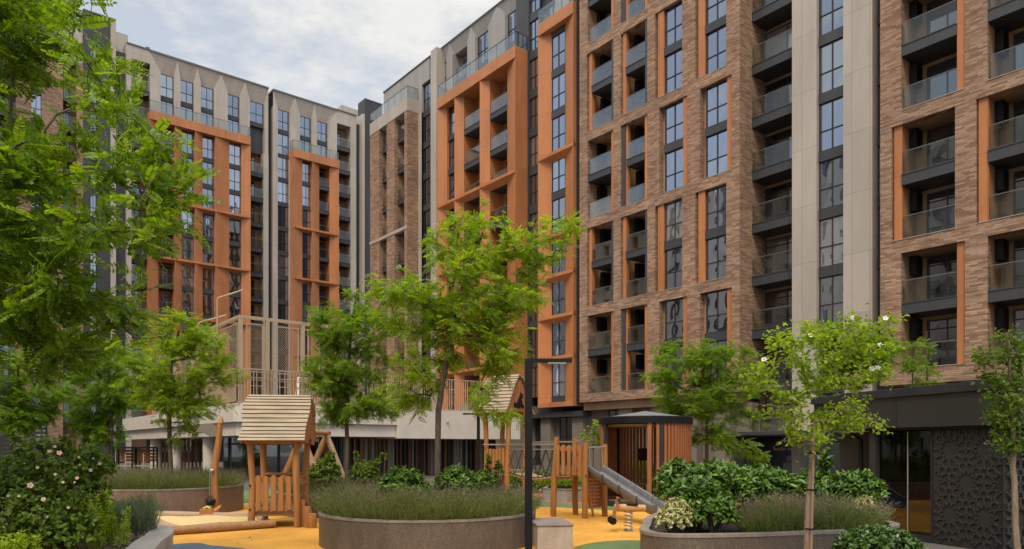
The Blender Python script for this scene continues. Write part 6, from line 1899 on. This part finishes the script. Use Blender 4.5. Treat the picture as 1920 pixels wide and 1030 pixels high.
# upright lime shoots
def spires(label, base, pts, group):
    t = thing('golden_privet', label, 'shrub', base, 0, group)
    Vs = []; Fs = []; off = 0; m = MB()
    for (x, y, h, r) in pts:
        n = int(170 * h / .5)
        z = rng.random(n) ** 0.8 * h; a = rng.uniform(0, 2 * math.pi, n); rr = r * (1.05 - 0.75 * z / h) * rng.uniform(.3, 1, n)
        lx, ly = rng.normal() * .05, rng.normal() * .05
        pos = np.stack([x + rr * np.cos(a) + lx * z / h, y + rr * np.sin(a) + ly * z / h, z], 1)
        d = np.stack([np.cos(a), np.sin(a), rng.uniform(.2, 1.4, n)], 1)
        V, F = scatter(SMALL[0], SMALL[1], pos, frames(d, np.stack([-np.cos(a) * .6, -np.sin(a) * .6, np.ones(n)], 1)), rng.uniform(.028, .046, n))
        Vs.append(V); Fs.append(F + off); off += len(V)
        m.tube([(x, y, 0), (x + lx, y + ly, h * .95)], [.006, .003], 4, caps=False)
    inst('foliage', np_mesh('foliage', np.concatenate(Vs), np.concatenate(Fs), LF_LIME), t); m.build('stem', bark, t)
def rnd_spires(w, d, n, h0, h1): return [(random.uniform(-w, w), random.uniform(-d, d), random.uniform(h0, h1), random.uniform(.045, .075)) for _ in range(n)]
spires('lime green upright privet at the edge of the bark mulch, left foreground', (-5.78, 9.95, zl), rnd_spires(.40, .34, 22, .30, .80), 'lime green privets')
spires('small lime green privet at the lower left corner', (-5.78, 8.35, zl) if False else (-5.0, 7.25, zl), rnd_spires(.12, .12, 10, .30, .6), 'lime green privets')

# hedges
def hedge(label, a, b_, w, h, n, lmat, leaf=SMALL, size=0.07, z=0.0, group='low hedges of the courtyard'):
    a = Vector(a); b_ = Vector(b_); c = (a + b_) / 2; L = (b_ - a).length; ang = math.atan2(b_.y - a.y, b_.x - a.x)
    t = thing('hedge', label, 'hedge', (c.x, c.y, z), ang, group)
    pos = np.stack([rng.uniform(-L / 2, L / 2, n), rng.uniform(-w / 2, w / 2, n), rng.random(n) ** .5 * h * (1 + .08 * rng.normal(size=n))], 1)
    d = unit(n) + np.array([0, -.2, .7]); V, F = scatter(leaf[0], leaf[1], pos, frames(d, unit(n) + np.array([0, -.3, .8])), size * rng.uniform(.6, 1.2, n))
    inst('foliage', np_mesh('foliage', V, F, lmat), t)
    k = 20; m = MB()
    for i in range(k): x = -L / 2 + L * (i + .5) / k; m.tube([(x, 0, 0), (x + random.uniform(-.1, .1), random.uniform(-.1, .1), h * .8)], .012, 5, caps=False)
    m.build('stem', bark, t)
hedge('low yellow green hedge above the angular pale planter', at(1010, 25.4, 0), at(1098, 25.0, 0), .9, .34, 3200, LF_HIB, z=.38)
hedge('longer dark green hedge under the rope bridge', at(925, 28.5, 0), at(1050, 28.0, 0), 1.2, .75, 4200, LF_LAU, size=.10)
hedge('dark hedge strip below the pergola benches', at(150, 27.0, 0), at(300, 27.5, 0), .8, 0.85, 3500, LF_BUSH, size=.09)
hedge('hedge growing inside view behind the round slatted pavilion', at(1150, 27.5, 0), at(1260, 27.5, 0), 1.0, 1.1, 3200, LF_COL, size=.11)
hedge('dark undergrowth hedge behind the louvred screen trees', at(-20, 24.5, 0), at(180, 26.0, 0), 1.2, 1.15, 4200, LF_BUSH, size=.10)

# ------------------------------------------------------------------ lavender, mulch (nobody could count these)
def inpoly(p, poly):
    c = False; n = len(poly); j = n - 1
    for i in range(n):
        if (poly[i][1] > p[1]) != (poly[j][1] > p[1]) and p[0] < (poly[j][0] - poly[i][0]) * (p[1] - poly[i][1]) / (poly[j][1] - poly[i][1]) + poly[i][0]: c = not c
        j = i
    return c
NEEDLE = (np.array([(0, .0, 0), (.5, .055, .02), (1, 0, -.03), (.5, -.055, .02)], float), np.array([(0, 3, 2, 1)]))
def lavender(label, pts, z, h, needles=9, lean_c=None, flower=0.5, size=0.05, lmat=None, group='lavender beds'):
    pts = np.array(pts); n = len(pts)
    base = np.column_stack([pts, np.full(n, z)])
    lean = rng.normal(size=(n, 3)) * 0.22; lean[:, 2] = 1
    if lean_c is not None:
        o = pts - np.array(lean_c[:2]); rr = np.linalg.norm(o, axis=1, keepdims=True); lean[:, :2] += o / np.maximum(rr, .01) * np.clip((rr - lean_c[2] * .72) / (lean_c[2] * .28), 0, 1) * 0.75
    # plants stand as mounds: stems lean out from the middle of their plant and get shorter towards its edge
    lo, hi = pts.min(0) - .3, pts.max(0) + .3
    mc = np.array([(x + rng.normal() * .06, y + rng.normal() * .06) for x in np.arange(lo[0], hi[0], .40) for y in np.arange(lo[1], hi[1], .40)])
    dd = np.linalg.norm(pts[:, None, :] - mc[None], axis=2); j = dd.argmin(1); off_ = pts - mc[j]; q_ = np.clip(dd[np.arange(n), j] / .26, 0, 1)
    lean[:, :2] += off_ * 2.2; mh = rng.uniform(.82, 1.12, len(mc))
    lean = norm(lean); hh = h * rng.uniform(.66, 1.06, n) * mh[j] * (1 - .30 * q_ ** 2)
    # needles along each stem
    u = rng.random((n, needles)) ** 0.75
    pos = base[:, None, :] + lean[:, None, :] * (u * hh[:, None])[..., None]
    d = unit(n * needles) * .8 + np.repeat(lean, needles, 0) * 1.0
    V1, F1 = scatter(NEEDLE[0] * np.array([1, 1.25, 1]), NEEDLE[1], pos.reshape(-1, 3), frames(d, unit(n * needles)), size * rng.uniform(.6, 1.25, n * needles))
    # the stem itself
    sv = np.array([(0, .02, 0), (0, -.02, 0), (1, -.012, 0), (1, .012, 0)], float) * np.array([1, .35, 1]); sf = np.array([(0, 1, 2, 3)])
    V2, F2 = scatter(sv, sf, base, frames(lean, unit(n)), hh)
    # flower spikes
    sel = rng.random(n) < flower; k = int(sel.sum()); nf = 5
    tip = (base + lean * hh[:, None])[sel]; ld = lean[sel]
    pf = (tip[:, None, :] + ld[:, None, :] * (np.linspace(0, .11, nf)[None, :, None])).reshape(-1, 3)
    V3, F3 = scatter(NEEDLE[0] * np.array([1, 2.4, 1]), NEEDLE[1], pf, frames(np.repeat(ld, nf, 0) + unit(k * nf) * .5, unit(k * nf)), 0.028 * rng.uniform(.7, 1.2, k * nf))
    V = np.concatenate([V1, V2, V3]); F = np.concatenate([F1, F2 + len(V1), F3 + len(V1) + len(V2)])
    mi = np.concatenate([np.zeros(len(F1)), np.zeros(len(F2)), np.ones(len(F3))])
    o = inst('lavender', np_mesh('lavender', V, F, [lmat or LF_LAV, LF_LAVF], mi), None)
    return tag(o, label, 'lavender', group, 'stuff')
def disc_pts(c, r, n, rin=0.0):
    a = rng.uniform(0, 2 * math.pi, n); q = np.sqrt(rng.uniform((rin / r) ** 2, 1, n)) * r
    return np.stack([c[0] + q * np.cos(a), c[1] + q * np.sin(a)], 1)
lavender('mound of grey green lavender filling the round front planter', disc_pts(PC, PCR - .1, 9500), .52, .54, 15, (*PC, PCR))
lavender('lavender filling the brown planter behind the sand pit', disc_pts(PL_, PLR - .1, 6500), .64, .54, 10, (*PL_, PLR), flower=.6, size=.06)
lavender('lavender in the brown planter behind the near playhouse', disc_pts(PM, PMR - .1, 4200), .52, .46, 9, (*PM, PMR), size=.06)
pr_ = [(3.55, 10.5), (4.4, 10.68), (5.5, 11.0), (5.9, 11.6), (5.0, 12.0), (3.8, 11.7), (3.5, 11.0)]
pp = [p for p in zip(rng.uniform(3.1, 5.9, 9000), rng.uniform(10.4, 12.1, 9000)) if inpoly(p, pr_)]
lavender('lavender at the front of the kidney shaped planter', pp, .49, .50, 11, (4.5, 11.4, 1.0), flower=.55)
pp = disc_pts((-6.28, 11.6), .46, 2200)
lavender('small grey green lavender clump at the end of the left planter', pp, .40, .64, 13, None, flower=.05, lmat=LF_SAGE)
# bark mulch chips
n = 5200; q = np.array([p for p in zip(rng.uniform(-7.5, -4.3, 16000), rng.uniform(6.5, 12.3, 16000)) if inpoly(p, inset(poly_fl, .36))])[:n]
CH = (np.array([(-.5, -.22, 0), (.5, -.16, .02), (.45, .2, 0), (-.4, .24, .03), (-.5, -.22, -.12), (.5, -.16, -.12), (.45, .2, -.12), (-.4, .24, -.12)], float), np.array([(0, 1, 2, 3), (0, 4, 5, 1), (1, 5, 6, 2), (2, 6, 7, 3), (3, 7, 4, 0)]))
pos = np.column_stack([q, .40 + rng.random(len(q)) * .035]); d = unit(len(q)) * np.array([1, 1, .35])
V, F = scatter(CH[0], CH[1], pos, frames(d, np.column_stack([rng.normal(size=(len(q), 2)) * .3, np.ones(len(q))])), rng.uniform(.03, .085, len(q)))
tag(inst('bark_mulch', np_mesh('bark_mulch', V, F, leaf_mat('bark_chip', (0.045, 0.030, 0.022), (0.22, 0.155, 0.11), 0.0, (1, 1, 1), rough=.85)), None), 'brown bark mulch inside the curved left planter', 'mulch', None, 'stuff')

# a few leaves blown onto the ground
n = 170; q = np.column_stack([rng.uniform(-6, 5.5, n), rng.uniform(12.5, 21, n)]); q = np.array([p for p in q if all(math.hypot(p[0] - c[0], p[1] - c[1]) > r for c, r in ((PC, 2.15), (PM, 2.1), (PL_, 2.2))) and not inpoly(p, poly_fr)])
pos = np.column_stack([q, np.full(len(q), .024)]); d = np.column_stack([rng.normal(size=(len(q), 2)), rng.normal(size=len(q)) * .05])
V, F = scatter(SMALL[0], SMALL[1], pos, frames(d, np.column_stack([rng.normal(size=(len(q), 2)) * .12, np.ones(len(q))])), rng.uniform(.04, .075, len(q)))
tag(inst('fallen_leaves', np_mesh('fallen_leaves', V, F, leaf_mat('dry_leaf', (0.10, 0.055, 0.02), (0.24, 0.20, 0.04), 0.1, (1, 1, 1))), None), 'dry leaves scattered over the rubber ground', 'leaves', None, 'stuff')
